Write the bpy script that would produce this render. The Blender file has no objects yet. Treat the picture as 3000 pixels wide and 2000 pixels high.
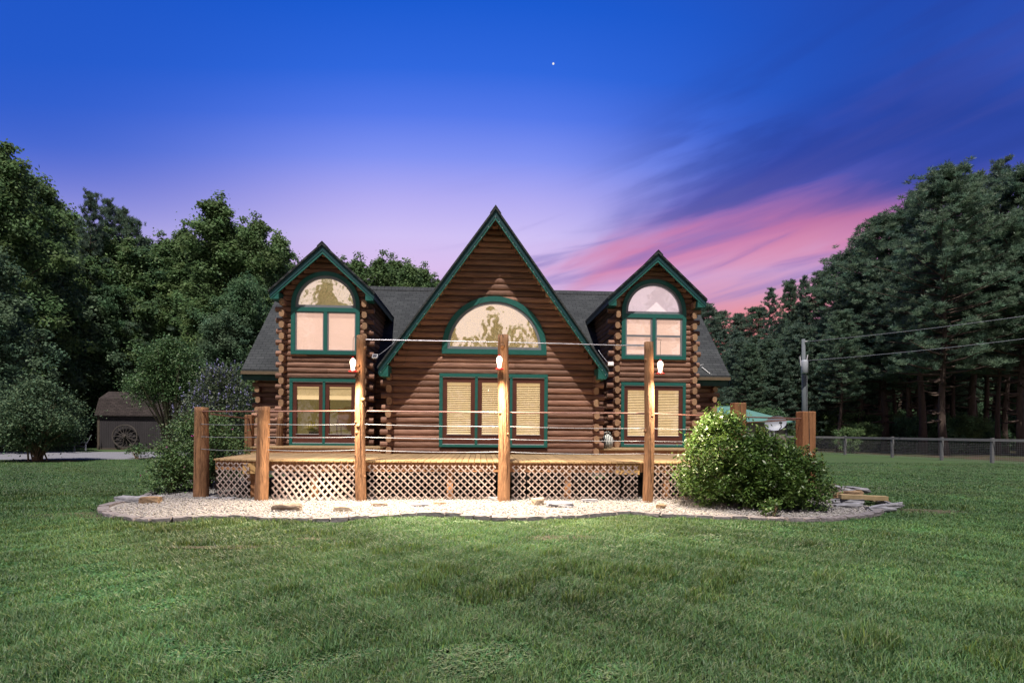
import bpy, bmesh, math, random
import numpy as np
from mathutils import Vector, Matrix
PI = math.pi
random.seed(7)
rng = np.random.default_rng(11)
S = bpy.context.scene
COL = S.collection

# ---------------------------------------------------------------- camera
YAW, ROLL, FPX = math.radians(3.2), 0.0077, 1645.0
EYE = Vector((0, 0, 1.64))
FW = Vector((math.sin(YAW), math.cos(YAW), 0)); RT = Vector((math.cos(YAW), -math.sin(YAW), 0)); UP = Vector((0, 0, 1))
cam = bpy.data.cameras.new('camera'); camo = bpy.data.objects.new('camera', cam); COL.objects.link(camo)
cx = RT*math.cos(ROLL) + UP*math.sin(ROLL); cy = -RT*math.sin(ROLL) + UP*math.cos(ROLL)
m = Matrix((cx, cy, -FW)).transposed().to_4x4(); m.translation = EYE
camo.matrix_world = m
cam.sensor_width = 36; cam.lens = FPX/3000*36; cam.shift_y = 0.0867; cam.clip_end = 2000; cam.clip_start = 0.1
S.camera = camo

# ---------------------------------------------------------------- world (dusk sky)
W = bpy.data.worlds.new('World'); S.world = W; W.use_nodes = True
nt = W.node_tree; nt.nodes.clear()
def wn(t, **k):
    n = nt.nodes.new(t)
    for a, v in k.items(): setattr(n, a, v)
    return n
def L(a, b): nt.links.new(a, b)
def mth(op, a, b=None, c=None, clamp=False):
    n = wn('ShaderNodeMath', operation=op); n.use_clamp = clamp
    for i, v in enumerate((a, b, c)):
        if v is None: continue
        if isinstance(v, (int, float)): n.inputs[i].default_value = v
        else: L(v, n.inputs[i])
    return n.outputs[0]
def mix(f, a, b, bt='MIX'):
    n = wn('ShaderNodeMix', data_type='RGBA', blend_type=bt)
    for i, v in ((0, f), (6, a), (7, b)):
        if isinstance(v, (int, float)): n.inputs[i].default_value = v
        elif isinstance(v, tuple): n.inputs[i].default_value = (*v, 1)
        else: L(v, n.inputs[i])
    return n.outputs[2]
def srgb(r, g, b):
    f = lambda c: (c/255/12.92) if c/255 <= .04045 else ((c/255+.055)/1.055)**2.4
    return (f(r), f(g), f(b))
def ramp(fac, stops, interp='EASE'):
    n = wn('ShaderNodeValToRGB'); r = n.color_ramp; r.interpolation = interp
    while len(r.elements) < len(stops): r.elements.new(0.5)
    for e, (p, c) in zip(r.elements, stops): e.position = p; e.color = (*c, 1)
    L(fac, n.inputs[0]); return n.outputs[0]
tc = wn('ShaderNodeTexCoord'); sp = wn('ShaderNodeSeparateXYZ'); L(tc.outputs['Generated'], sp.inputs[0])
az = mth('ARCTAN2', sp.outputs[0], sp.outputs[1])          # 0 ahead of the camera, grows to the right
el = mth('ARCSINE', sp.outputs[2])
wide = mth('ADD', 1.0, mth('MULTIPLY', mth('MINIMUM', mth('MULTIPLY', az, az), 0.7), 0.55))     # the glow hugs the horizon more towards the sides
elp = mth('MULTIPLY', mth('MULTIPLY', mth('MAXIMUM', el, 0.0), wide), 1/0.75, clamp=True)
def sm(x, lo, hi):
    n = wn('ShaderNodeMapRange', interpolation_type='SMOOTHSTEP'); L(x, n.inputs[0]); n.inputs[1].default_value = lo; n.inputs[2].default_value = hi; return n.outputs[0]
base = ramp(elp, [(0.0, srgb(236,190,214)), (0.36, srgb(224,194,240)), (0.44, srgb(212,196,248)), (0.52, srgb(180,174,246)), (0.60, srgb(130,148,246)), (0.68, srgb(84,122,238)), (0.76, srgb(46,104,226)), (0.87, srgb(20,90,212)), (1.0, srgb(12,76,190))], 'LINEAR')
# darker blue away to both sides
sidef = mth('MULTIPLY', sm(mth('ABSOLUTE', mth('SUBTRACT', az, -0.04)), 0.10, 0.66), sm(el, 0.12, 0.40))
base = mix(mth('MULTIPLY', sidef, 0.80), base, srgb(26,84,200))
# wisps of cloud rising to the right
u = mth('ADD', mth('MULTIPLY', az, 0.97), mth('MULTIPLY', el, 0.24)); v = mth('SUBTRACT', el, mth('MULTIPLY', az, 0.20)); vb = mth('SUBTRACT', el, mth('MULTIPLY', mth('SUBTRACT', az, mth('MULTIPLY', mth('MULTIPLY', az, az), 0.62)), 0.13)); vb = mth('ADD', vb, mth('MULTIPLY', mth('POWER', mth('MAXIMUM', mth('SUBTRACT', az, 0.46), 0.0), 2.0), 0.75))
def noise(su, sv, sc, det, off=0.0, dist=0.0):
    c = wn('ShaderNodeCombineXYZ'); L(mth('MULTIPLY', u, su), c.inputs[0]); L(mth('MULTIPLY', v, sv), c.inputs[1]); c.inputs[2].default_value = off
    n = wn('ShaderNodeTexNoise'); n.inputs['Scale'].default_value = sc; n.inputs['Detail'].default_value = det; n.inputs['Distortion'].default_value = dist; L(c.outputs[0], n.inputs[0]); return n.outputs[0]
n1 = noise(1.2, 7.0, 1.6, 6, 3.1, 0.6); n2 = noise(2.0, 16.0, 1.5, 7, 8.4, 0.5); n3 = noise(1.5, 4.0, 2.0, 5, 5.0, 0.8)
vv = mth('ADD', vb, mth('MULTIPLY', mth('SUBTRACT', n1, 0.5), 0.07)); vv = mth('ADD', vv, mth('MULTIPLY', mth('SUBTRACT', n2, 0.5), 0.05))
# bands by height above the cloud axis
bands = ramp(mth('MULTIPLY', mth('SUBTRACT', vv, 0.10), 1/0.40, clamp=True), [
    (0.0, srgb(242,140,136)), (0.12, srgb(236,146,156)), (0.22, srgb(222,158,188)), (0.30, srgb(214,164,208)), (0.36, srgb(216,140,184)), (0.44, srgb(208,122,170)),
    (0.52, srgb(160,110,182)), (0.59, srgb(98,94,190)), (0.70, srgb(54,76,184)), (0.82, srgb(30,66,172)), (1.0, srgb(44,96,214))], 'LINEAR')
bands = mix(mth('MULTIPLY', sm(n2, 0.42, 0.68), 0.26), bands, srgb(120,105,190))
bands = mix(mth('MULTIPLY', mth('MULTIPLY', sm(n3, 0.5, 0.75), 0.22), mth('SUBTRACT', 1.0, sm(vb, 0.24, 0.33))), bands, srgb(232,140,160))
cm = mth('MULTIPLY', sm(mth('ADD', mth('SUBTRACT', az, mth('MULTIPLY', mth('MAXIMUM', mth('SUBTRACT', el, 0.28), 0.0), 1.9)), mth('MULTIPLY', mth('SUBTRACT', n3, 0.5), 0.5)), 0.02, 0.30), mth('SUBTRACT', 1.0, sm(v, 0.28, 0.48)))
skyc = mix(cm, base, bands)
# grey violet wisps in the middle of the sky
wm = mth('MULTIPLY', mth('MULTIPLY', sm(n2, 0.50, 0.72), sm(az, -0.15, 0.15)), mth('SUBTRACT', 1.0, sm(el, 0.30, 0.48)))
skyc = mix(mth('MULTIPLY', wm, 0.62), skyc, srgb(118,112,190))
# torn darker bank above the pink
bk = mth('MULTIPLY', mth('MULTIPLY', sm(mth('ADD', n1, mth('MULTIPLY', n2, 0.5)), 0.66, 0.86), sm(az, 0.12, 0.40)), mth('MULTIPLY', sm(vb, 0.26, 0.33), mth('SUBTRACT', 1.0, sm(v, 0.36, 0.52))))
skyc = mix(mth('MULTIPLY', bk, 0.40), skyc, srgb(30,48,138))
# right top goes deep blue
skyc = mix(mth('MULTIPLY', mth('MULTIPLY', sm(az, 0.30, 0.75), sm(el, 0.26, 0.38)), 0.62), skyc, srgb(18,58,160))
# a planet low in the dusk
def star(px, py):
    dx, dy = px-1500, 1260-py
    a = (dx*math.cos(ROLL)-dy*math.sin(ROLL))/FPX; b = (dx*math.sin(ROLL)+dy*math.cos(ROLL))/FPX
    return (FW + RT*a + UP*b).normalized()
skyc = mix(sm(mth('ABSOLUTE', az), 1.15, 2.0), skyc, mix(sm(el, 0.27, 0.45), srgb(240,218,226), srgb(20,42,105)))   # the sky behind the photographer is already darker
d = wn('ShaderNodeVectorMath', operation='DOT_PRODUCT'); L(tc.outputs['Generated'], d.inputs[0]); d.inputs[1].default_value = star(1621, 187)
skyc = mix(sm(d.outputs['Value'], math.cos(0.0019), math.cos(0.0008)), skyc, (1.0, 0.98, 0.9))
SUN_EL, SUN_AZ = math.radians(65.5), math.radians(-14)    # sun behind the camera, slightly left
nis = wn('ShaderNodeTexSky', sky_type='NISHITA'); nis.sun_disc = False; nis.sun_elevation = math.radians(4); nis.sun_rotation = math.radians(75)
bg = wn('ShaderNodeBackground'); bg.inputs[1].default_value = 0.445; L(skyc, bg.inputs[0])
bg2 = wn('ShaderNodeBackground'); bg2.inputs[1].default_value = 0.004; L(nis.outputs[0], bg2.inputs[0])
ad = wn('ShaderNodeAddShader'); L(bg.outputs[0], ad.inputs[0]); L(bg2.outputs[0], ad.inputs[1])
wo = wn('ShaderNodeOutputWorld'); L(ad.outputs[0], wo.inputs[0])

sun = bpy.data.lights.new('sun', 'SUN'); sun.energy = 3.0; sun.angle = math.radians(0.5); sun.color = (1.0, 0.93, 0.84)
so = bpy.data.objects.new('sun', sun); COL.objects.link(so)
ld = Vector((math.sin(-SUN_AZ)*math.cos(SUN_EL), math.cos(SUN_AZ)*math.cos(SUN_EL), -math.sin(SUN_EL)))   # travel direction of the light
so.rotation_euler = ld.to_track_quat('-Z', 'Y').to_euler()

S.view_settings.view_transform = 'Standard'; S.view_settings.look = 'None'; S.view_settings.exposure = 1.1; S.view_settings.gamma = 1
S.render.engine = 'CYCLES'
S.cycles.max_bounces = 6; S.cycles.transparent_max_bounces = 12; S.cycles.use_denoising = True
S.cycles.sample_clamp_indirect = 4

# ---------------------------------------------------------------- materials
MATS = {}
def mat(name, col, rough=0.8, var=0.25, scale=(3, 3, 3), nscale=2.0, bump=0.0, bscale=None, col2=None, metal=0.0, spec=0.3, attr=None, emis=None, estr=0.0, trans=0.0, island=0.0):
    if name in MATS: return MATS[name]
    M = bpy.data.materials.new(name); M.use_nodes = True; MATS[name] = M
    t = M.node_tree; N = t.nodes; b = N['Principled BSDF']
    b.inputs['Roughness'].default_value = rough; b.inputs['Metallic'].default_value = metal
    b.inputs['Specular IOR Level'].default_value = spec
    co = N.new('ShaderNodeTexCoord'); mp = N.new('ShaderNodeMapping'); mp.inputs['Scale'].default_value = scale
    t.links.new(co.outputs['Object'], mp.inputs[0])
    nz = N.new('ShaderNodeTexNoise'); nz.inputs['Scale'].default_value = nscale; nz.inputs['Detail'].default_value = 6; nz.inputs['Roughness'].default_value = 0.65
    t.links.new(mp.outputs[0], nz.inputs[0])
    mr = N.new('ShaderNodeMapRange'); mr.inputs[1].default_value = 0.3; mr.inputs[2].default_value = 0.7
    t.links.new(nz.outputs[0], mr.inputs[0])
    mx = N.new('ShaderNodeMix'); mx.data_type = 'RGBA'
    c2 = col2 or tuple(min(1, c*(1+var)) for c in col); c1 = col if col2 else tuple(c*(1-var) for c in col)
    mx.inputs[6].default_value = (*c1, 1); mx.inputs[7].default_value = (*c2, 1)
    t.links.new(mr.outputs[0], mx.inputs[0]); out = mx.outputs[2]
    if attr or island:
        ml = N.new('ShaderNodeMix'); ml.data_type = 'RGBA'; ml.blend_type = 'MULTIPLY'; ml.inputs[0].default_value = 1
        if attr:
            at = N.new('ShaderNodeAttribute'); at.attribute_name = attr; src = at.outputs['Color']
        else:
            ge = N.new('ShaderNodeNewGeometry'); q = N.new('ShaderNodeMapRange'); q.inputs[3].default_value = 1-island; q.inputs[4].default_value = 1+island
            t.links.new(ge.outputs['Random Per Island'], q.inputs[0]); src = q.outputs[0]
        t.links.new(out, ml.inputs[6]); t.links.new(src, ml.inputs[7]); out = ml.outputs[2]
    t.links.new(out, b.inputs['Base Color'])
    if bump:
        bp = N.new('ShaderNodeBump'); bp.inputs['Strength'].default_value = bump; bp.inputs['Distance'].default_value = 0.02
        n2 = N.new('ShaderNodeTexNoise'); n2.inputs['Scale'].default_value = bscale or nscale*3; n2.inputs['Detail'].default_value = 8
        t.links.new(mp.outputs[0], n2.inputs[0]); t.links.new(n2.outputs[0], bp.inputs['Height']); t.links.new(bp.outputs[0], b.inputs['Normal'])
    if emis:
        b.inputs['Emission Color'].default_value = (*emis, 1); b.inputs['Emission Strength'].default_value = estr
    if trans:
        tr = N.new('ShaderNodeBsdfTranslucent'); t.links.new(out, tr.inputs[0]); ms = N.new('ShaderNodeMixShader'); ms.inputs[0].default_value = trans
        o = N['Material Output']; t.links.new(b.outputs[0], ms.inputs[1]); t.links.new(tr.outputs[0], ms.inputs[2]); t.links.new(ms.outputs[0], o.inputs[0])
    return M

LOGX = mat('log_stain_x', (0.115,0.055,0.038), 0.7, 0, (0.9,7,9), 1.6, 0.5, 7, col2=(0.30,0.165,0.115), island=0.38, spec=0.25)
LOGY = mat('log_stain_y', (0.115,0.055,0.038), 0.7, 0, (7,0.9,9), 1.6, 0.5, 7, col2=(0.30,0.165,0.115), island=0.38, spec=0.25)
LOGEND = mat('log_end_grain', (0.22,0.125,0.07), 0.8, 0, (8,8,8), 2, 0.3, 9, col2=(0.36,0.22,0.13), island=0.15)
POSTW = mat('post_wood', (0.075,0.034,0.018), 0.8, 0, (9,9,1.1), 2.2, 1.6, 5, col2=(0.29,0.15,0.075), island=0.1)
POSTD = mat('squared_post_wood', (0.14,0.06,0.03), 0.7, 0, (11,11,0.8), 1.6, 0.6, 6, col2=(0.25,0.12,0.055))
DECKW = mat('deck_wood', (0.23,0.15,0.075), 0.75, 0, (9,1.2,9), 1.5, 0.3, 5, col2=(0.36,0.25,0.135), island=0.12)
RIMW = mat('rim_joist_wood', (0.24,0.11,0.05), 0.8, 0, (1,8,8), 1.5, 0.3, 5, col2=(0.36,0.18,0.09))
LATW = mat('lattice_grey_wood', (0.19,0.14,0.125), 0.85, 0, (6,6,6), 1.2, 0.3, 8, col2=(0.34,0.275,0.26), island=0.2)
TEAL = mat('teal_fascia_paint', (0.002,0.040,0.048), 0.5, 0.2, (6,6,6), 2, 0.1, spec=0.4)
TEALT = mat('teal_trim_paint', (0.010,0.100,0.085), 0.5, 0.15, (6,6,6), 2, 0.1, spec=0.4)
BROWNF = mat('maroon_brown_frame', (0.085,0.026,0.018), 0.45, 0.15, spec=0.4)
GREYF = mat('grey_metal_sash', (0.16,0.17,0.19), 0.4, 0.1, spec=0.5)
BLINDC = mat('glowing_cream_blind', (0.52,0.42,0.25), 0.6, 0.06, emis=(1.0,0.68,0.32), estr=0.25)  # slats emit a warm glow of their own, standing in for light on them
BLINDL = mat('lit_blind', (0.45,0.34,0.28), 0.7, 0.05, (0.5,0.5,60), 1.0, emis=(1.0,0.66,0.52), estr=0.38)
INTER = mat('lit_room_wall', (0.5,0.4,0.25), 0.8, 0.2, emis=(1.0,0.78,0.40), estr=0.36)  # walls emit the warm window glow themselves, no lamp inside
INTERL = mat('lilac_window_glow', (0.6,0.55,0.55), 0.8, 0.1, emis=(1.0,0.74,0.80), estr=0.30)  # flat backing that glows in place of a lit room behind the pane
ROOMD = mat('faint_glow_room_wall', (0.12,0.10,0.05), 0.9, 0.5, emis=(0.8,0.60,0.22), estr=0.085)  # faint wall glow replaces a lamp in the room
GAPGLOW = mat('blind_gap_glow', (0.10,0.06,0.03), 0.9, 0.2, emis=(1.0,0.6,0.25), estr=0.05)  # emission added to brighten the gaps between slats
FOUND = mat('foundation', (0.10,0.09,0.085), 0.95, 0.3)
BLACKM = mat('black_metal', (0.02,0.02,0.02), 0.5, 0.1)
CABLE = mat('steel_cable', (0.22,0.23,0.26), 0.45, 0.05, metal=0.3)
PIPE = mat('copper_brown_pipe', (0.16,0.075,0.06), 0.45, 0.2, metal=0.2, spec=0.4)
PIPES = mat('pale_steel_pipe', (0.24,0.23,0.27), 0.4, 0.05, metal=0.3, spec=0.5)
GUT = mat('gutter_brown', (0.13,0.095,0.06), 0.5, 0.1)
WHITE = mat('white_paint', (0.45,0.45,0.48), 0.4, 0.05)
RED = mat('red_plastic', (0.45,0.01,0.015), 0.3, 0.05, spec=0.6)
BULB = mat('glowing_bottle', (1,0.95,0.85), 0.3, 0.0, emis=(1.0,0.80,0.62), estr=1.3)
STONE = mat('edging_stone_grey', (0.10,0.09,0.095), 0.9, 0, (5,5,5), 2.5, 0.7, 10, col2=(0.21,0.19,0.20), island=0.15)
def glass(name, refl, tint=(1,1,1), rough=0.02):
    M = bpy.data.materials.new(name); M.use_nodes = True; t = M.node_tree; t.nodes.clear()
    o = t.nodes.new('ShaderNodeOutputMaterial'); g = t.nodes.new('ShaderNodeBsdfGlossy'); g.inputs['Roughness'].default_value = rough; g.inputs['Color'].default_value = (*tint, 1)
    tr = t.nodes.new('ShaderNodeBsdfTransparent'); ms = t.nodes.new('ShaderNodeMixShader'); ms.inputs[0].default_value = refl
    co = t.nodes.new('ShaderNodeTexCoord'); nz = t.nodes.new('ShaderNodeTexNoise'); nz.inputs['Scale'].default_value = 2.2; bp = t.nodes.new('ShaderNodeBump'); bp.inputs['Strength'].default_value = 0.22; bp.inputs['Distance'].default_value = 0.03
    t.links.new(co.outputs['Object'], nz.inputs[0]); t.links.new(nz.outputs[0], bp.inputs['Height']); t.links.new(bp.outputs[0], g.inputs['Normal'])
    t.links.new(tr.outputs[0], ms.inputs[1]); t.links.new(g.outputs[0], ms.inputs[2]); t.links.new(ms.outputs[0], o.inputs[0]); return M
GLM = glass('reflective_arch_glass', 0.56, (1, 0.97, 0.86))
GLW = glass('window_glass', 0.09)
GLD = glass('door_glass', 0.05)

def shingles(name, coordA, coordB, kb, c1, c2, mort):
    M = bpy.data.materials.new(name); M.use_nodes = True; t = M.node_tree; b = t.nodes['Principled BSDF']; b.inputs['Roughness'].default_value = 0.95; b.inputs['Specular IOR Level'].default_value = 0.2
    co = t.nodes.new('ShaderNodeTexCoord'); s = t.nodes.new('ShaderNodeSeparateXYZ'); c = t.nodes.new('ShaderNodeCombineXYZ'); mu = t.nodes.new('ShaderNodeMath'); mu.operation = 'MULTIPLY'; mu.inputs[1].default_value = kb
    t.links.new(co.outputs['Object'], s.inputs[0]); t.links.new(s.outputs[coordA], c.inputs[0]); t.links.new(s.outputs[coordB], mu.inputs[0]); t.links.new(mu.outputs[0], c.inputs[1])
    br = t.nodes.new('ShaderNodeTexBrick'); br.inputs['Scale'].default_value = 1; br.inputs['Brick Width'].default_value = 0.30; br.inputs['Row Height'].default_value = 0.145; br.inputs['Mortar Size'].default_value = 0.012; br.inputs['Mortar Smooth'].default_value = 0.4
    br.inputs['Color1'].default_value = (*c1, 1); br.inputs['Color2'].default_value = (*c2, 1); br.inputs['Mortar'].default_value = (*mort, 1); br.inputs['Bias'].default_value = 0.0
    t.links.new(c.outputs[0], br.inputs[0])
    nz = t.nodes.new('ShaderNodeTexNoise'); nz.inputs['Scale'].default_value = 1.3; nz.inputs['Detail'].default_value = 8; t.links.new(co.outputs['Object'], nz.inputs[0])
    mr = t.nodes.new('ShaderNodeMapRange'); mr.inputs[3].default_value = 0.65; mr.inputs[4].default_value = 1.35; t.links.new(nz.outputs[0], mr.inputs[0])
    mx = t.nodes.new('ShaderNodeMix'); mx.data_type = 'RGBA'; mx.blend_type = 'MULTIPLY'; mx.inputs[0].default_value = 1; t.links.new(br.outputs[0], mx.inputs[6]); t.links.new(mr.outputs[0], mx.inputs[7]); t.links.new(mx.outputs[2], b.inputs['Base Color'])
    bp = t.nodes.new('ShaderNodeBump'); bp.inputs['Strength'].default_value = 0.6; bp.inputs['Distance'].default_value = 0.02; bp.invert = True; t.links.new(br.outputs['Fac'], bp.inputs['Height']); t.links.new(bp.outputs[0], b.inputs['Normal'])
    return M
ROOFX = shingles('shingles_front_slope', 0, 2, 1.42, (0.036,0.039,0.043), (0.052,0.056,0.060), (0.022,0.026,0.028))
ROOFY = shingles('shingles_side_slope', 1, 2, 1.35, (0.035,0.04,0.043), (0.05,0.055,0.058), (0.02,0.022,0.025))
SHEDR = shingles('shed_shingles', 0, 2, 1.3, (0.030,0.024,0.024), (0.05,0.04,0.039), (0.012,0.010,0.009))

# ---------------------------------------------------------------- object helpers
def tag(o, label=None, cat=None, group=None, kind=None):
    if label: o['label'] = label
    if cat: o['category'] = cat
    if group: o['group'] = group
    if kind: o['kind'] = kind
    return o
def empty(name, loc=(0,0,0), rz=0.0, **k):
    o = bpy.data.objects.new(name, None); COL.objects.link(o); o.location = loc; o.rotation_euler = (0,0,rz); o.empty_display_size = 0.2
    return tag(o, **k)
class MB:
    def __init__(s): s.v = []; s.f = []; s.mi = []; s.cur = 0
    def add(s, vs, fs):
        b = len(s.v); s.v += [tuple(p) for p in vs]; s.f += [tuple(i+b for i in f) for f in fs]; s.mi += [s.cur]*len(fs)
    def box(s, x0, x1, y0, y1, z0, z1):
        s.add([(x0,y0,z0),(x1,y0,z0),(x1,y1,z0),(x0,y1,z0),(x0,y0,z1),(x1,y0,z1),(x1,y1,z1),(x0,y1,z1)],
              [(0,3,2,1),(4,5,6,7),(0,1,5,4),(1,2,6,5),(2,3,7,6),(3,0,4,7)])
    def prism_y(s, poly, y0, y1):      # polygon in xz, counter-clockwise seen from -y
        n = len(poly)
        s.add([(x,y0,z) for x,z in poly]+[(x,y1,z) for x,z in poly], [tuple(range(n)), tuple(range(2*n-1,n-1,-1))]+[(i,i+n,(i+1)%n+n,(i+1)%n) for i in range(n)])
    def prism_x(s, poly, x0, x1):
        n = len(poly)
        s.add([(x0,y,z) for y,z in poly]+[(x1,y,z) for y,z in poly], [tuple(range(n)), tuple(range(2*n-1,n-1,-1))]+[(i,i+n,(i+1)%n+n,(i+1)%n) for i in range(n)])
    def prism_z(s, poly, z0, z1):
        n = len(poly)
        s.add([(x,y,z0) for x,y in poly]+[(x,y,z1) for x,y in poly], [tuple(range(n-1,-1,-1)), tuple(range(n,2*n))]+[(i,(i+1)%n,(i+1)%n+n,i+n) for i in range(n)])
    def tube(s, pts, rads, n=8, cap=True, jit=0.0):
        pts = [Vector(p) for p in pts]
        if isinstance(rads, (int,float)): rads = [rads]*len(pts)
        d0 = (pts[1]-pts[0]).normalized(); a = Vector((0,0,1)) if abs(d0.z) < .9 else Vector((1,0,0))
        u_ = d0.cross(a).normalized(); vs = []
        for i, p in enumerate(pts):
            d = (pts[min(i+1,len(pts)-1)]-pts[max(i-1,0)]).normalized()
            u_ = (u_ - d*u_.dot(d)).normalized(); w = d.cross(u_)
            for k in range(n):
                an = 2*PI*k/n; r = rads[i]*(1+random.uniform(-jit,jit)); vs.append(p+u_*(r*math.cos(an))+w*(r*math.sin(an)))
        fs = [(i*n+k, i*n+(k+1)%n, (i+1)*n+(k+1)%n, (i+1)*n+k) for i in range(len(pts)-1) for k in range(n)]
        if cap: fs += [tuple(range(n-1,-1,-1)), tuple(range((len(pts)-1)*n, len(pts)*n))]
        s.add(vs, fs)
    def lathe(s, c, prof, n=16):
        vs = [(c[0]+r*math.cos(2*PI*k/n), c[1]+r*math.sin(2*PI*k/n), c[2]+z) for r, z in prof for k in range(n)]
        m_ = len(prof); fs = [(i*n+k, i*n+(k+1)%n, (i+1)*n+(k+1)%n, (i+1)*n+k) for i in range(m_-1) for k in range(n)]
        fs += [tuple(range(n-1,-1,-1)), tuple(range((m_-1)*n, m_*n))]; s.add(vs, fs)
    def build(s, name, mats, parent=None, smooth=False, bevel=0.0):
        me = bpy.data.meshes.new(name); me.from_pydata(s.v, [], s.f); me.validate()
        if not isinstance(mats, (list,tuple)): mats = [mats]
        for q in mats: me.materials.append(q)
        if len(mats) > 1:
            for p, i in zip(me.polygons, s.mi): p.material_index = i
        if smooth: me.shade_smooth()
        bm = bmesh.new(); bm.from_mesh(me); bmesh.ops.recalc_face_normals(bm, faces=bm.faces)
        if bevel: bmesh.ops.bevel(bm, geom=bm.edges[:], offset=bevel, segments=2, affect='EDGES', profile=0.6)
        bm.to_mesh(me); bm.free()
        o = bpy.data.objects.new(name, me); COL.objects.link(o)
        if parent: o.parent = parent
        return o
def npmesh(name, V, Fc, material, parent=None, attr=None, sides=4, smooth=False):
    """V (n,3), Fc (m,sides), attr (n,3) colour multiplier"""
    me = bpy.data.meshes.new(name); nv, nf = len(V), len(Fc)
    me.vertices.add(nv); me.vertices.foreach_set('co', np.ascontiguousarray(V, dtype=np.float32).ravel())
    me.loops.add(nf*sides); me.loops.foreach_set('vertex_index', np.ascontiguousarray(Fc, dtype=np.int32).ravel())
    me.polygons.add(nf); me.polygons.foreach_set('loop_start', np.arange(0, nf*sides, sides, dtype=np.int32))
    if attr is not None:
        a = me.color_attributes.new('tint', 'FLOAT_COLOR', 'POINT'); c = np.ones((nv,4), dtype=np.float32); c[:,:3] = attr; a.data.foreach_set('color', c.ravel())
    me.update(calc_edges=True); me.validate()
    if smooth: me.shade_smooth()
    me.materials.append(material)
    o = bpy.data.objects.new(name, me); COL.objects.link(o)
    if parent: o.parent = parent
    return o
def copy_tree(o, parent=None):
    c = o.copy(); COL.objects.link(c); c.parent = parent
    for ch in list(o.children): copy_tree(ch, c)
    return c
def xat(px, y):        # world X seen at photo column px at depth y
    a = (px-1500)/FPX; dx = FW.x+a*RT.x; dy = FW.y+a*RT.y
    return dx*y/dy
def inpoly(P, poly):
    x, y = P[:,0], P[:,1]; r = np.zeros(len(P), bool); n = len(poly); j = n-1
    for i in range(n):
        xi, yi = poly[i]; xj, yj = poly[j]
        c = ((yi > y) != (yj > y)) & (x < (xj-xi)*(y-yi)/(yj-yi+1e-12)+xi); r ^= c; j = i
    return r
# ================================================================ THE LOG HOUSE
HX = 0.38                                  # centre line of the big gable
house = empty('log_house', (HX, 16.7, 0), label='brown log house with three green trimmed gables and arched lit windows', cat='house')
def hb(mb, name, mats, **k):
    """link as a part of the house, keeping world coordinates"""
    o = mb.build(name, mats, None, **k); o.parent = house; o.location = (-HX, -16.7, 0); return o
def sub(o, parent): o.parent = parent; o.location = (0,0,0); return o
PITCH = 0.18
def logs(mb, zs, spans, Y, bul=0.075, zbase=0.93, sgn=-1, axis='x'):
    """half-round log courses; spans(z) gives the x intervals"""
    n = 7
    for k in zs:
        zc = zbase+(k+.5)*PITCH
        for (a, b) in spans(zc):
            if b-a < 0.05: continue
            cuts = [a]; 
            if b-a > 2.2 and random.random() < .8: cuts.append(a+(b-a)*random.uniform(.25,.75))
            cuts.append(b)
            for c0, c1 in zip(cuts, cuts[1:]):
                m_ = max(2, int((c1-c0)/.35)+1); xs = np.linspace(c0+.0015, c1-.0015, m_); dr = random.uniform(-.014,.012); vs = []
                for x in xs:
                    q = dr+random.uniform(-.006,.006); dz = random.uniform(-.003,.003)
                    for i in range(n):
                        an = -PI/2+PI*i/(n-1); yy = Y+sgn*(bul+q)*abs(math.cos(an))**.72; zz = zc+dz*math.cos(an)+math.sin(an)*PITCH*.5
                        vs.append((x, yy, zz) if axis == 'x' else (yy, x, zz))
                vs_n = len(xs)
                fs = [(i*n+j, (i+1)*n+j, (i+1)*n+j+1, i*n+j+1) for i in range(vs_n-1) for j in range(n-1)]
                fs += [tuple(range(n)), tuple(range((vs_n-1)*n+n-1, (vs_n-1)*n-1, -1))]
                mb.add(vs, fs)
def cut(spans, a, b):
    out = []
    for s0, s1 in spans:
        if b <= s0 or a >= s1: out.append((s0,s1)); continue
        if a > s0: out.append((s0,a))
        if b < s1: out.append((b,s1))
    return out
def corner(mb_end, mb_stub, xc, Y, side, z0, z1, out=.27, par=0):
    k = 0; z = z0
    while z < z1:
        r = PITCH*.49*random.uniform(.95,1.06)
        if (k+par) % 2 == 0:
            n = 10; prot = random.uniform(.26,.33)
            jx = random.uniform(-.012,.012); prof = []
            for i in range(n):
                an = 2*PI*i/n+PI/n; cxx = math.cos(an); sz = math.sin(an)
                prof.append((xc+jx+.083*abs(cxx)**.75*(1 if cxx > 0 else -1), z+PITCH/2+r*1.28*abs(sz)**.8*(1 if sz > 0 else -1)))
            mb_end.cur = 0; a = Y-prot
            vs = [(x,a,q) for x,q in prof]+[(x,Y+.05,q) for x,q in prof]
            b = len(mb_end.v); mb_end.v += vs
            mb_end.f.append(tuple(b+i for i in range(n))); mb_end.mi.append(1)
            for i in range(n): mb_end.f.append((b+i, b+i+n, b+(i+1)%n+n, b+(i+1)%n)); mb_end.mi.append(0)
        else:
            o_ = out*random.uniform(.9,1.08); b = len(mb_stub.v); n = 10
            vs = []
            for x in (xc-side*.08, xc+side*o_):
                for i in range(n):
                    an = 2*PI*i/n; vs.append((x, Y+.01+.085*math.cos(an), z+PITCH/2+.088*math.sin(an)))
            mb_stub.v += vs
            for i in range(n): mb_stub.f.append((b+i, b+(i+1)%n, b+(i+1)%n+n, b+i+n)); mb_stub.mi.append(0)
            mb_stub.f.append(tuple(b+n+i for i in range(n))); mb_stub.mi.append(1)
        z += PITCH; k += 1

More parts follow.
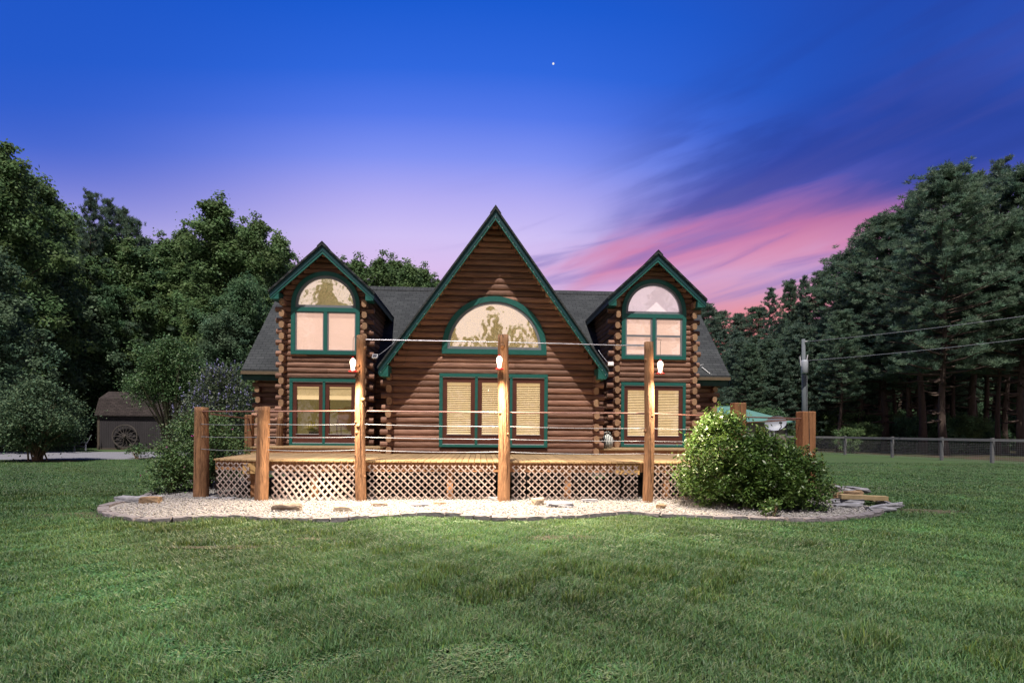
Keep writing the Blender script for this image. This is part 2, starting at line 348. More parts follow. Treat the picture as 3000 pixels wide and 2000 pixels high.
# ---- centre gable
AP, EV, EX = 8.0, 3.42, 3.29          # ridge height, eave height, half width of the roof
def gx(z, ap, ev, ex, inset=0.0):     # half width of roof line at height z
    return ex*(ap-inset-z)/(ap-ev)
ARC = (0.39, 4.05, 1.54)
def span_c(z):
    w = min(3.06, gx(z, AP, EV, EX, .16)) if z > 3.2 else 3.06
    if w <= .02: return []
    sp_ = [(HX-w+.02, HX+w-.02)]
    if 1.2 < z < 3.24: sp_ = cut(sp_, -1.16, 1.92)
    if z > 3.95:
        dz = max(0, z-ARC[1]); r = ARC[2]-.07
        if dz < r: q = math.sqrt(r*r-dz*dz); sp_ = cut(sp_, ARC[0]-q, ARC[0]+q)
    return sp_
g = MB(); logs(g, range(0, 39), span_c, 16.7); hb(g, 'log_wall', LOGX)
e, st = MB(), MB()
corner(e, st, -2.66, 16.7, -1, .93, 3.35); corner(e, st, 3.42, 16.7, 1, .93, 3.35)
hb(e, 'corner_log_ends', [LOGY, LOGEND]); hb(st, 'corner_log_stubs', [LOGX, LOGEND])
# side walls of the centre bay, foundation
def side_wall(x, y0, y1, z0, z1, sgn):
    q = MB(); logs(q, range(int(round((z0-.93)/PITCH)), int(round((z1-.93)/PITCH))), lambda z: [(y0, y1)], x, sgn=sgn, axis='y'); hb(q, 'side_log_wall', LOGY)
side_wall(-2.64, 16.72, 20.3, .93, 3.6, -1); side_wall(3.40, 16.72, 20.3, .93, 3.6, 1)
q = MB(); q.box(-2.6, 3.36, 16.75, 20.3, 0, .93); q.box(-7.8, 8.5, 20.35, 26.9, 0, .93); q.box(-6.35,-3.85,18.75,20.3,0,.93); q.box(4.55,7.1,18.75,20.3,0,.93); hb(q, 'foundation', FOUND)

# ---- dormer bays
def bay(cx_, par):
    w = 1.31; ap, ev, ex = 7.57, 6.03, 1.66; z0 = .93
    def spans(z):
        h = w-.03 if z < 6.0 else min(w, gx(z, ap, ev, ex, .15))
        if h <= .02: return []
        s_ = [(cx_-h+.0, cx_+h-.0)]
        if 1.16 < z < 3.2: s_ = cut(s_, cx_-1.05, cx_+1.05)
        if z > 4.1:
            r = 1.03; dz = max(0, z-5.66)
            if dz < r: qq = math.sqrt(r*r-dz*dz); s_ = cut(s_, cx_-qq, cx_+qq)
        return s_
    b_ = MB(); logs(b_, range(0, 37), spans, 18.7); hb(b_, 'dormer_log_wall', LOGX)
    e_, s2 = MB(), MB(); corner(e_, s2, cx_-w, 18.7, -1, .93, 5.95, par=par); corner(e_, s2, cx_+w, 18.7, 1, .93, 5.95, par=par)
    hb(e_, 'corner_log_ends', [LOGY, LOGEND]); hb(s2, 'corner_log_stubs', [LOGX, LOGEND])
    side_wall(cx_-w, 18.72, 22.6, .93, 6.1, -1); side_wall(cx_+w, 18.72, 22.6, .93, 6.1, 1)
bay(-5.10, 0); bay(5.83, 1)

# ---- main wall behind, its end walls
def span_m(z): return [(-7.80, -6.45), (-3.75,-2.7),(3.45,4.5),(7.15,8.5)]
for iv in span_m(1): b_ = MB(); logs(b_, range(0, 17), lambda z: [iv], 20.3); hb(b_, 'main_log_wall', LOGX)
e_, s2 = MB(), MB(); corner(e_, s2, -7.78, 20.3, -1, .93, 3.5, par=1); corner(e_, s2, 8.52, 20.3, 1, .93, 3.5); hb(e_, 'corner_log_ends', [LOGY, LOGEND]); hb(s2, 'corner_log_stubs', [LOGX, LOGEND])
for x, sg in ((-7.78,-1),(8.5,1)):
    q = MB(); logs(q, range(0, 36), lambda z: [(20.3+max(0,z-3.75)*1.02, 27.3-max(0,z-3.75)*1.02)], x, sgn=sg, axis='y'); hb(q, 'side_log_wall', LOGY)
q = MB(); q.box(-7.75, 8.48, 27.25, 27.35, .93, 4.0); hb(q, 'rear_wall', LOGX)

# ---- roofs
def slabs(mb, xr, zr, ex, ze, y0, y1, t):
    mb.prism_y([(xr,zr),(xr-ex,ze),(xr-ex,ze-t),(xr,zr-t)], y0, y1)
    mb.prism_y([(xr,zr),(xr,zr-t),(xr+ex,ze-t),(xr+ex,ze)], y0, y1)
def gable_roof(xr, zr, ex, ze, y0, y1, fas, wallx, wy):
    r = MB(); slabs(r, xr, zr, ex, ze, y0-.045, y1, .075)
    k = (zr-ze)/ex
    # ragged ridge cap
    for i in range(int((y1-y0)/.3)):
        yy = y0-.05+i*.3; r.prism_y([(xr-.16,zr-.16*k+.035),(xr-.16,zr-.16*k+.012),(xr,zr+.012),(xr+.16,zr-.16*k+.012),(xr+.16,zr-.16*k+.035),(xr,zr+.045)], yy, yy+.29)
    hb(r, 'gable_roof', ROOFY)
    f = MB()
    for s_ in (-1,1):
        pl = [(xr,zr-.078),(xr+s_*(ex-.02),ze-.078+.02*k),(xr+s_*(ex-.02),ze-fas+.02*k),(xr,zr-fas)]
        f.prism_y(pl, y0, y0+.035)
        # eave fascia along the side
        f.box(*sorted((xr+s_*(ex-.02), xr+s_*(ex-.05))), y0+.036, y1, ze-fas+.03, ze-.05)
    hb(f, 'fascia', TEAL)
    f = MB()
    for s_ in (-1,1):
        pl = [(xr,zr-fas-.002),(xr+s_*(ex-.05),ze-fas+.05*k),(xr+s_*(ex-.05),ze-fas-.07+.05*k),(xr,zr-fas-.09)]
        f.prism_y(pl, y0+.012, y0+.06)
    hb(f, 'rake_trim', TEALT)
    f = MB()
    for s_ in (-1,1):   # soffit board under the overhang
        pl = [(xr,zr-.09),(xr+s_*(ex-.06),ze-.09+.06*k),(xr+s_*(ex-.06),ze-.11+.06*k),(xr,zr-.11)]
        f.prism_y(pl, y0+.06, wy+.25)
    hb(f, 'soffit', LOGY)
    f = MB()
    for s_ in (-1,1):   # boxed eave return
        xo = xr+s_*(ex-.06); xi = xr+s_*wallx; zt = ze-fas+.02
        pl = [(xo,zt-.03),(xi,zt-.03),(xi,zt+abs(xo-xi)*k-.03),(xo,zt)]
        f.prism_y(pl, y0+.025, wy-.01)
    hb(f, 'eave_return', TEALT)
gable_roof(HX, AP, EX, EV, 16.0, 24.2, .27, 3.0, 16.7)
gable_roof(-5.08, 7.57, 1.66, 6.03, 18.2, 23.9, .26, 1.36, 18.7)
gable_roof(5.79, 7.57, 1.66, 6.03, 18.2, 23.9, .26, 1.36, 18.7)
r = MB()
# main roof: front and rear slopes
r.prism_x([(19.85,3.68),(23.8,7.58),(23.8,7.48),(19.85,3.58)], -8.25, 9.0)
r.prism_x([(23.8,7.58),(27.75,3.68),(27.75,3.58),(23.8,7.48)], -8.25, 9.0)
for i in range(57): r.prism_x([(23.62,7.44),(23.8,7.625),(23.98,7.44),(23.98,7.41),(23.8,7.595),(23.62,7.41)], -8.25+i*.3, -8.25+i*.3+.29)
hb(r, 'main_roof', ROOFX)
f = MB()
for x in (-8.25, 8.97):
    f.prism_x([(19.87,3.565),(23.8,7.465),(23.8,7.2),(19.87,3.32)], x, x+.03); f.prism_x([(23.8,7.465),(27.73,3.565),(27.73,3.32),(23.8,7.2)], x, x+.03)
hb(f, 'main_fascia', TEAL)
f = MB()
for a, b in ((-8.24,-6.7),(7.4,8.98)):
    f.box(a, b, 19.76, 19.87, 3.50, 3.61); 
hb(f, 'gutter', GUT)
f = MB()
for a, b in ((-8.22,-6.7),(7.4,8.96)): f.box(a, b, 19.89, 19.92, 3.30, 3.56); f.box(a,b,19.921,20.5,3.38,3.40)
hb(f, 'eave_soffit', mat('dark_green_soffit', (0.02,0.06,0.05), .6))
q = MB(); q.box(8.20,8.22,19.6,19.63,3.68,3.7); q.tube([(8.05,20.1,4.0),(8.28,19.9,3.74)], .018, 5); q.tube([(8.0,20.15,4.06),(8.12,20.1,4.10)], .012, 5); hb(q, 'bent_roof_wire', WHITE)

# ---- openings
def door_group(cx_, x0, x1, z0, z1, Y, n, blind, trimw=.10):
    yf = Y-.125
    t = MB()   # mitred trim: top over sides
    t.box(x0, x0+trimw, yf, Y, z0+.0, z1-trimw); t.box(x1-trimw, x1, yf, Y, z0, z1-trimw); t.box(x0, x1, yf-.006, Y, z1-trimw, z1); t.box(x0+trimw, x1-trimw, yf+.002, Y, z0, z0+.075)
    W_ = x1-x0-2*trimw; mu = .08; uw = (W_-(n-1)*mu)/n
    for i in range(1, n): xm = x0+trimw+i*uw+(i-1)*mu; t.box(xm, xm+mu, yf+.004, Y, z0+.075, z1-trimw)
    hb(t, 'door_trim', TEALT)
    for i in range(n):
        a = x0+trimw+i*(uw+mu); b = a+uw; zb, zt = z0+.075, z1-trimw
        fr = MB(); zz1, zz0 = zt-.16, zb+.30; sx = .125
        fr.box(a, a+sx, yf+.03, Y+.02, zb, zt); fr.box(b-sx, b, yf+.03, Y+.02, zb, zt); fr.box(a+sx, b-sx, yf+.032, Y+.018, zz1, zt); fr.box(a+sx, b-sx, yf+.032, Y+.018, zb, zz0)
        d_ = hb(fr, 'door', BROWNF)
        s_ = MB(); s_.box(a, b, yf+.006, yf+.028, zt-.022, zt); s_.box(a, b, yf+.008, yf+.028, zb, zb+.016); s_.box(a+sx-.014, b-sx+.014, yf+.01, yf+.029, zz0-.014, zz0); sub(s_.build('pale_bead', WHITE), d_)
        gl = MB(); gl.box(a+sx, b-sx, yf+.05, yf+.056, zz0, zz1); sub(gl.build('pane', GLD), d_)
        bl = MB(); A, B = a+sx-.01, b-sx+.01; yb = yf+.085
        if blind == 'down':
            z = zz1-.01; bl.box(A, B, yb-.012, yb+.02, zz1-.075, zz1+.01); z = zz1-.08
            while z > zz0+.02:
                tl = random.uniform(-.001,.001); bl.add([(A,yb-.018,z-.015+tl),(B,yb-.018,z-.015-tl),(B,yb+.012,z+.017),(A,yb+.012,z+.017)], [(0,1,2,3)]); z -= .054
            bl.box(A, B, yb-.015, yb+.01, zz0, zz0+.02)
            for xx in (A+.12, (A+B)/2, B-.12): bl.box(xx-.002, xx+.002, yb-.02, yb-.018, zz0, zz1)
        else:
            bl.box(A, B, yb-.012, yb+.02, zz1-.05, zz1+.01); z = zz1-.05
            for k in range(6): z -= .036; bl.add([(A,yb-.018,z-.010),(B,yb-.018,z-.010),(B,yb+.012,z+.010),(A,yb+.012,z+.010)], [(0,1,2,3)])
            bl.box(A, B, yb-.02, yb+.015, z-.15, z-.02)
        sub(bl.build('blind', BLINDC), d_)
    dp = .35 if blind == 'down' else 3.0
    rm = MB(); rm.add([(x0+.05,Y+.03,z0),(x1-.05,Y+.03,z0),(x1-.05,Y+dp,z0),(x0+.05,Y+dp,z0),(x0+.05,Y+.03,z1),(x1-.05,Y+.03,z1),(x1-.05,Y+dp,z1),(x0+.05,Y+dp,z1)], [(0,1,2,3),(4,7,6,5),(1,5,6,2),(2,6,7,3),(3,7,4,0)])
    hb(rm, 'room', GAPGLOW if blind == 'down' else ROOMD)
door_group(HX, -1.22, 1.98, 1.14, 3.30, 16.7, 3, 'down')
door_group(-5.10, -6.20, -4.0, 1.10, 3.27, 18.7, 2, 'up')
door_group(5.80, 4.70, 6.90, 1.12, 3.28, 18.7, 2, 'down')

def arc_pts(cx_, cz, r, n=28, a0=0, a1=PI): return [(cx_+r*math.cos(a0+(a1-a0)*i/n), cz+r*math.sin(a0+(a1-a0)*i/n)) for i in range(n+1)]
def arch_ring(mb, cx_, cz, r0, r1, y0, y1, n=28):
    o_, i_ = arc_pts(cx_, cz, r1, n), arc_pts(cx_, cz, r0, n)
    for k in range(n): mb.prism_y([i_[k], o_[k], o_[k+1], i_[k+1]], y0, y1)
# centre arched window
Y = 16.7; yf = Y-.12
t = MB(); arch_ring(t, .39, 4.05, 1.39, 1.545, yf, Y+.02); t.box(-1.155,1.935,yf-.01,Y,3.88,4.02); t.box(-1.155,-1.0,yf+.001,Y,4.02,4.05); t.box(1.78,1.935,yf+.001,Y,4.02,4.05)
hb(t, 'arched_window_trim', TEALT)
f = MB(); arch_ring(f, .39, 4.06, 1.31, 1.389, yf+.025, Y+.02); f.box(-1.0,1.78,yf+.02,Y,4.021,4.10)
wv = hb(f, 'arched_window', GREYF)
p = MB(); p.prism_y(arc_pts(.39, 4.09, 1.30), yf+.06, yf+.066); sub(p.build('pane', GLM), wv)
rm = MB(); z0, z1, x0, x1, dp = 4.0, 5.7, -1.1, 1.9, 1.2
rm.add([(x0,Y+.03,z0),(x1,Y+.03,z0),(x1,Y+dp,z0),(x0,Y+dp,z0),(x0,Y+.03,z1),(x1,Y+.03,z1),(x1,Y+dp,z1),(x0,Y+dp,z1)], [(0,1,2,3),(4,7,6,5),(1,5,6,2),(2,6,7,3),(3,7,4,0)]); hb(rm, 'room', INTER)
def dormer_window(cx_, right):
    Y = 18.7; yf = Y-.12; R1 = 1.10; zc = 5.66; zb = 4.06
    t = MB(); arch_ring(t, cx_, zc, .97, R1, yf, Y+.02); t.box(cx_-R1, cx_-.97, yf, Y, zb+.12, zc); t.box(cx_+.97, cx_+R1, yf, Y, zb+.12, zc); t.box(cx_-R1, cx_+R1, yf-.008, Y, zb, zb+.12)
    t.box(cx_-.97, cx_+.97, yf+.004, Y, 5.45, 5.585); t.box(cx_-.055, cx_+.055, yf+.006, Y, zb+.12, 5.45); hb(t, 'dormer_window_trim', TEALT)
    f = MB(); arch_ring(f, cx_, zc, .885, .969, yf+.03, Y+.02); f.box(cx_-.97, cx_+.97, yf+.03, Y, 5.586, 5.67)
    w_ = hb(f, 'arched_window', GREYF)
    p = MB(); p.prism_y(arc_pts(cx_, 5.665, .88), yf+.06, yf+.066); sub(p.build('pane', GLW if right else GLM), w_)
    p = MB(); p.prism_y(arc_pts(cx_, 5.655, .93), Y+.04, Y+.05); sub(p.build('lit_backing', INTERL if right else INTER), w_)
    for s_ in (-1, 1):
        a, b = (cx_-.97, cx_-.055) if s_ < 0 else (cx_+.055, cx_+.97); z0, z1 = zb+.12, 5.45
        f = MB(); q = .05 if right else .035
        f.box(a, a+q, yf+.03, Y, z0, z1); f.box(b-q, b, yf+.03, Y, z0, z1); f.box(a+q, b-q, yf+.032, Y, z1-q, z1); f.box(a+q, b-q, yf+.032, Y, z0, z0+q)
        if right:
            f.box(a+q, b-q, yf+.034, Y-.03, z0+.64, z0+.70)
            if s_ < 0: f.box(a+q, b-q, yf+.034, Y-.03, z0+.33, z0+.38)
        w2 = hb(f, 'window', GREYF)
        p = MB(); p.box(a+q, b-q, yf+.06, yf+.066, z0+q, z1-q); sub(p.build('pane', GLW), w2)
        p = MB(); z = z0+q
        while z < z1-q: p.prism_x([(yf+.085,z),(yf+.095,z+.018),(yf+.115,z+.018),(yf+.105,z)], a+q-.01, b-q+.01); z += .024
        sub(p.build('blind', BLINDL), w2)
dormer_window(-5.07, False); dormer_window(5.80, True)

# ---- interior furnishings behind the left doors
ch = empty('wicker_chair', (-4.5, 19.25, 1.34), label='bentwood chair draped with a pale cloth inside the left glass doors', cat='chair')
q = MB()
q.tube([(-.33,0,.0),(-.35,0,.45),(-.33,.05,.62),(-.3,.3,.62)], .018, 6); q.tube([(.33,0,.0),(.35,0,.45),(.33,.05,.62),(.3,.3,.62)], .018, 6); q.tube([(-.3,.4,0),(-.3,.42,.9),(-.15,.45,1.05),(.15,.45,1.05),(.3,.42,.9),(.3,.4,0)], .018, 6)
q.build('frame', mat('bentwood', (0.35,0.2,0.08), .6), ch); q = MB(); q.box(-.32,.32,-.02,.42,.4,.46); q.build('seat', mat('bentwood', (0.35,0.2,0.08)), ch)
q = MB()
q.prism_y([(-.30,.5),(.1,.20),(.34,.55),(.32,.95),(-.30,.97)], -.05, -.03); q.prism_y([(-.3,.9),(.3,.9),(.3,.98),(-.3,.98)], -.03, .42); q.build('cloth', mat('straw_cloth', (0.62,0.42,0.2), .9, .2), ch)
for (px_, lab, n_, sc) in ((-5.55, 'yellow green leafy houseplant low behind the left glass doors', 240, 1.0),):
    pl = empty('houseplant', (px_, 19.05, 1.34), label=lab, cat='plant')
    q = MB(); q.lathe((0,0,0), [(.12,0),(.17,.22),(.15,.22),(.14,.2)], 12); q.build('pot', mat('brown_pot', (0.15,0.08,0.05), .6), pl)
    q = MB()
    for i in range(n_):
        an = random.uniform(0, 2*PI); l = random.uniform(.15,.36); e_ = random.uniform(.1,1.2); d_ = Vector((math.cos(an)*math.cos(e_), math.sin(an)*math.cos(e_), math.sin(e_))); s_ = d_.cross(Vector((0,0,1))).normalized()*.022
        b0 = Vector((random.uniform(-.12,.12),random.uniform(-.08,.08),.22+random.uniform(0,.1))); q.add([b0, b0+d_*l*.6+s_, b0+d_*l-Vector((0,0,.03)), b0+d_*l*.6-s_], [(0,1,2,3)])
    q.build('leaves', mat('yellow_leaf', (0.55,0.5,0.06), .6, .3), pl)

# ---- small fittings on the house
def flood(x, y, z, lab):
    r_ = empty('floodlight', (x, y, z), label=lab, cat='floodlight')
    q = MB(); q.box(-.13,.13,-.03,.06,-.1,.1); q.build('housing', WHITE, r_, bevel=.01); q = MB(); q.box(-.10,.10,-.036,-.031,-.07,.07); q.build('lens', mat('smoked_lens', (0.05,0.05,0.06), .2, .05, spec=.8), r_)
    q = MB(); q.tube([(.1,.06,.08),(.2,.12,.22),(.5,.3,.75),(.62,.35,1.0)], .012, 6); q.build('conduit', CABLE, r_); r_.rotation_euler = (math.radians(-25),0,math.radians(-15)); r_.scale = (.62,.62,.62); return r_
flood(-3.02, 16.2, 3.72, 'white floodlight clipped beside the left eave of the big gable')
fr = flood(3.78, 16.2, 3.60, 'white floodlight clipped beside the right eave of the big gable'); fr.scale = (-.62,.62,.62)
# string lights along the rake of the big gable
sl = empty('string_lights', (HX, 15.97, 7.7), label='string of tiny white fairy lights along the big gable edge', cat='string lights')
q, q2 = MB(), MB()
for s_ in (-1, 1):
    pts = []
    for i in range(33):
        t_ = i/32; pts.append((s_*EX*.97*t_, -.02+random.uniform(-.006,.0), -.02-(AP-EV)*t_*.97+random.uniform(-.03,.03)))
    if s_ < 0: pts += [(-EX*.90, .35, -4.3), (-EX*.80,.6,-4.15), (-EX*.72,.6,-3.2)]
    q.tube(pts, .004, 4)
    for p_ in pts[::2 if s_ < 0 else 1]: q2.lathe((p_[0], p_[1]-.008, p_[2]-.02), [(.002,0),(.006,.005),(.006,.014),(.002,.018)], 6)
q.build('wire', mat('green_wire', (0.02,0.05,0.03)), sl); q2.build('bulb', mat('clear_bulb', (0.75,0.8,0.85), .2, .02, spec=.8), sl)
# ================================================================ DECK
DK = .93
deck = empty('deck', (0.6, 13, 0), label='raised wooden deck with lattice skirt and step before the log house', cat='deck')
def db(mb, name, mats, **k):
    o = mb.build(name, mats, None, **k); o.parent = deck; o.location = (-.6, -13, 0); return o
DPOLY = [(-6.2,13.45),(-4.9,12.98),(-2.6,12.93),(3.8,12.9),(6.0,12.95),(7.9,13.45),(8.3,18.6),(-6.95,18.6)]
def dfront(x):
    P_ = DPOLY[:6]
    for (a, ya), (b, yb) in zip(P_, P_[1:]):
        if a <= x <= b: return ya+(yb-ya)*(x-a)/(b-a)
    return P_[0][1] if x < P_[0][0] else P_[-1][1]
q = MB(); x = -6.9
while x < 8.25:
    w = .138; a, b = x, x+w
    ya = dfront(a) if a > -6.2 else 13.45+(-6.2-a)*7.3; yb_ = dfront(b) if b > -6.2 else 13.45+(-6.2-b)*7.3
    if a > 7.9: ya = 13.45+(a-7.9)*12.9
    if b > 7.9: yb_ = 13.45+(b-7.9)*12.9
    y1 = 16.68 if -2.75 < x+.07 < 3.5 else 18.6
    j = random.uniform(-.02,.02); zt = DK+random.uniform(-.002,.002)
    q.add([(a+.003,ya-.04+j,zt-.035),(b-.003,yb_-.04+j,zt-.035),(b-.003,y1,zt-.035),(a+.003,y1,zt-.035),(a+.003,ya-.04+j,zt),(b-.003,yb_-.04+j,zt),(b-.003,y1,zt),(a+.003,y1,zt)], [(0,3,2,1),(4,5,6,7),(0,1,5,4),(1,2,6,5),(2,3,7,6),(3,0,4,7)])
    x += .144
db(q, 'deck_boards', DECKW)
# rim joists and support posts
q = MB(); P_ = DPOLY
for i in range(len(P_)):
    a, b = Vector((*P_[i],0)), Vector((*P_[(i+1)%len(P_)],0)); 
    if i == 6: continue
    d_ = (b-a).normalized(); nn = Vector((-d_.y, d_.x, 0))*.04
    q.prism_z([tuple((a+nn*1.2)[:2]), tuple((b+nn*1.2)[:2]), tuple((b+nn*2.2)[:2]), tuple((a+nn*2.2)[:2])][::1], DK-.25, DK-.037)
db(q, 'rim_joist', RIMW)
for xx in (-5.2,-3.8,-.7,2.05,4.4,6.6): q = MB(); q.box(xx-.07, xx+.07, dfront(xx)+.13, dfront(xx)+.27, 0, DK-.25); db(q, 'support_post', RIMW)
YL = mat('yellow_lumber', (0.42,0.26,0.11), .7, .15, (1,6,6))
for b_ in ((3.15,3.72,12.93,12.97,DK-.30,DK-.06),(-5.4,-4.85,13.1,13.14,DK-.32,DK-.08)): q = MB(); q.box(*b_); db(q, 'joist_block', YL)
# step platforms
for x0, x1 in ((-6.75,-2.80),(3.55,8.15)):
    q = MB(); x = x0
    while x < x1-.1:
        q.box(x+.002, x+.140, 16.70, 18.58, 1.065, 1.10); x += .144
    db(q, 'step_boards', DECKW); q = MB(); q.box(x0+.02, x1-.02, 16.74, 16.78, DK+.002, 1.063); db(q, 'step_riser', RIMW)
    q = MB()
    for i in range(14): xx = x0+.2+i*(x1-x0)/14.5; q.box(xx, xx+.012, 16.725, 16.739, DK+.03, 1.05)
    db(q, 'riser_nail_strip', DECKW)
q = MB(); q.add([(-6.1,13.15,.062),(7.7,13.15,.062),(8.0,18.7,.062),(-6.8,18.7,.062)], [(0,1,2,3)]); o = q.build('under_deck_shade', mat('shade_dark_soil', (0.02,0.015,0.012), .95, .3)); o['kind'] = 'structure'  # soil coloured near black, the shade under the deck put into its colour
# lattice panels
def clipline(x, z, dx, dz, x0, x1, z0, z1):
    t0, t1 = -1e9, 1e9
    for p_, d_, lo, hi in ((x,dx,x0,x1),(z,dz,z0,z1)):
        a, b = (lo-p_)/d_, (hi-p_)/d_
        if a > b: a, b = b, a
        t0, t1 = max(t0,a), min(t1,b)
    return (t0,t1) if t1 > t0+.01 else None
def lattice(xa, xb, ya, yb, z0=.05, z1=.84, bow=0.0, tilt=0.0):
    q = MB(); Lx = math.hypot(xb-xa, yb-ya); pit = .160; hw = .0195
    def wp(s_, z, off):
        t_ = s_/Lx; zz = z; bulge = bow*math.sin(PI*min(1,t_*1.02))*(max(0,(.62-z))/.55)**1.3
        zz = z - (bow*.35*math.sin(PI*t_))*(1 if bow else 0)*max(0,.7-z) + (.012*math.sin(s_*3.1+z*4) if bow else 0)
        return (xa+(xb-xa)*t_+tilt*(z-.4), ya+(yb-ya)*t_-bulge+off, zz)
    for sg in (1,-1):
        c = -z1-1 if sg > 0 else 0
        k = 0; c = -1.2 if sg > 0 else -.2
        while c < Lx+1.2:
            # line s = c + sg*(z-z0)
            r_ = clipline(c, z0, sg*.70711, .70711, 0, Lx, z0, z1)
            if r_:
                nn = max(2, int((r_[1]-r_[0])/.12)) if bow else 1
                off = 0 if sg > 0 else -.011
                row = []
                for i in range(nn+1):
                    t_ = r_[0]+(r_[1]-r_[0])*i/nn; s_ = c+sg*.70711*t_; z = z0+.70711*t_
                    for e_ in (-1,1):
                        s2, z2 = min(Lx, max(0, s_+e_*hw*.70711*sg*-1*-1 if False else s_+e_*hw*.70711)), min(z1, max(z0, z-e_*sg*hw*.70711)); row.append((s2,z2))
                vs = [wp(a,b,off) for a,b in row]+[wp(a,b,off+.009) for a,b in row]; m2 = len(row); fs = []
                for i in range(nn):
                    a = 2*i; fs += [(a,a+1,a+3,a+2),(a+m2,a+2+m2,a+3+m2,a+1+m2),(a,a+2,a+2+m2,a+m2),(a+1,a+1+m2,a+3+m2,a+3)]
                fs += [(0,m2,m2+1,1),(m2-2,m2-1,2*m2-1,2*m2-2)]
                q.add(vs, fs)
            c += pit
    db(q, 'lattice_panel', LATW)
lattice(-6.10,-5.22,13.36,13.06, .06,.86, tilt=-.05)
lattice(-4.68,-2.82,12.90,12.87, .03,.84, bow=.26)
lattice(-2.55,.36,12.86,12.85); lattice(.72,1.05,12.86,12.86); lattice(1.07,3.25,12.85,12.84); lattice(3.27,3.66,12.86,12.86); lattice(3.92,4.95,12.85,12.87,.05,.86,tilt=.06); lattice(4.97,7.7,12.87,13.36)
lattice(-6.25,-6.95,13.6,17.9)

# posts
def log_post(name, x, y, h, r, label, lean=0.0, knots=0, square=False, material=None):
    po = empty(name, (x, y, 0)); po.parent = None
    q = MB(); random.seed(int((x+20)*37))
    if square:
        q.box(-r, r, -r, r, 0, h)
        o = q.build(name, material or POSTD, None, bevel=.025)
        c = MB(); c.prism_y([(r*.05,.3),(r*.12,.3),(r*.02,h*.7),(-r*.1,h-.002),(-r*.16,h-.002)], -r-.003, -r+.01); ck = c.build('crack', BLACKM, o)
    else:
        n = 14; zs = np.linspace(0, h, 22); ph = random.uniform(0,6)
        vs = []
        for z in zs:
            rr = r*(1.08-.14*z/h)*(1+random.uniform(-.018,.018)); ox = .015*math.sin(z*1.3+ph)+lean*z; oy = .012*math.cos(z*1.7+ph)
            for k in range(n):
                an = 2*PI*k/n; q_ = rr*(1+.03*math.sin(an*3+z*.8+ph)); vs.append((ox+q_*math.cos(an), oy+q_*math.sin(an), z+(random.uniform(-.01,.01) if z > h-.01 else 0)))
        m_ = len(zs); q.cur = 0
        fs = [(i*n+k, i*n+(k+1)%n, (i+1)*n+(k+1)%n, (i+1)*n+k) for i in range(m_-1) for k in range(n)]; q.add(vs, fs); q.cur = 1; b = (m_-1)*n; q.f.append(tuple(range(b, b+n))); q.mi.append(1)
        q.cur = 0
        for i in range(knots):
            z = random.uniform(.25, h-.2); an = random.uniform(-PI, 0)+random.uniform(-.3,.3); d_ = Vector((math.cos(an), math.sin(an), .25)); c0 = Vector((lean*z,0,z)); q.tube([c0+d_*r*.7, c0+d_*(r*1.03), c0+d_*(r*1.2)], [.06,.042,.02], 8)
        o = q.build(name, [material or POSTW, LOGEND], None, smooth=True)
        c = MB()
        for i in range(3 if knots else 1):   # drying cracks
            an = random.uniform(-2.2,-.9); z0 = random.uniform(.3,h*.5); z1 = z0+random.uniform(.5,h*.45); pp = []
            for k in range(8):
                z = z0+(z1-z0)*k/7; rr = r*(1.08-.14*z/h)*1.012; ox = .015*math.sin(z*1.3+ph)+lean*z; oy = .012*math.cos(z*1.7+ph); a2 = an+.06*math.sin(k); pp.append((ox+rr*math.cos(a2), oy+rr*math.sin(a2), z))
            c.tube(pp, [.002,.005,.007,.007,.006,.006,.004,.002], 4)
        c.build('crack', mat('crack_shadow', (0.05,0.02,0.01), .9), o)
    bpy.data.objects.remove(po); o.parent = deck; o.location = (x-.6, y-13, 0); o['label'] = label; return o
log_post('post', -6.49, 13.42, 2.12, .155, 'smooth round log post at the left front corner', .012)
log_post('post', -4.84, 12.78, 2.12, .135, 'short round log post second from the left', .005)
log_post('post', -2.66, 12.68, 3.72, .112, 'tall knotty log post beside the left lantern', -.005, 12)
log_post('post', .52, 12.60, 3.78, .128, 'tall weathered log post in the middle', -.004, 3, material=mat('weathered_post_wood', (0.13,0.06,0.03), .75, 0, (9,9,.9), 2.4, 1.2, 5, col2=(0.36,0.19,0.095)))
log_post('post', 3.80, 12.52, 3.66, .112, 'tall smooth log post beside the right lantern', .0, 3)
log_post('post', 6.07, 12.95, 2.33, .14, 'squared timber post above the right bush', square=True)
log_post('post', 8.02, 13.45, 2.16, .165, 'squared cracked timber post at the right front corner', square=True, material=mat('orange_timber', (0.17,0.07,0.03), .7, 0, (11,11,.8), 1.6, .6, 6, col2=(0.30,0.14,0.065)))
log_post('post', -6.32, 18.05, 2.0, .10, 'short log post against the house wall', knots=2).location.z = 0
log_post('post', -6.98, 17.4, 2.05, .11, 'squared timber post behind the pink flowering bush', square=True)
log_post('post', 8.3, 17.5, 2.05, .11, 'squared timber post at the rear right of the deck', square=True)
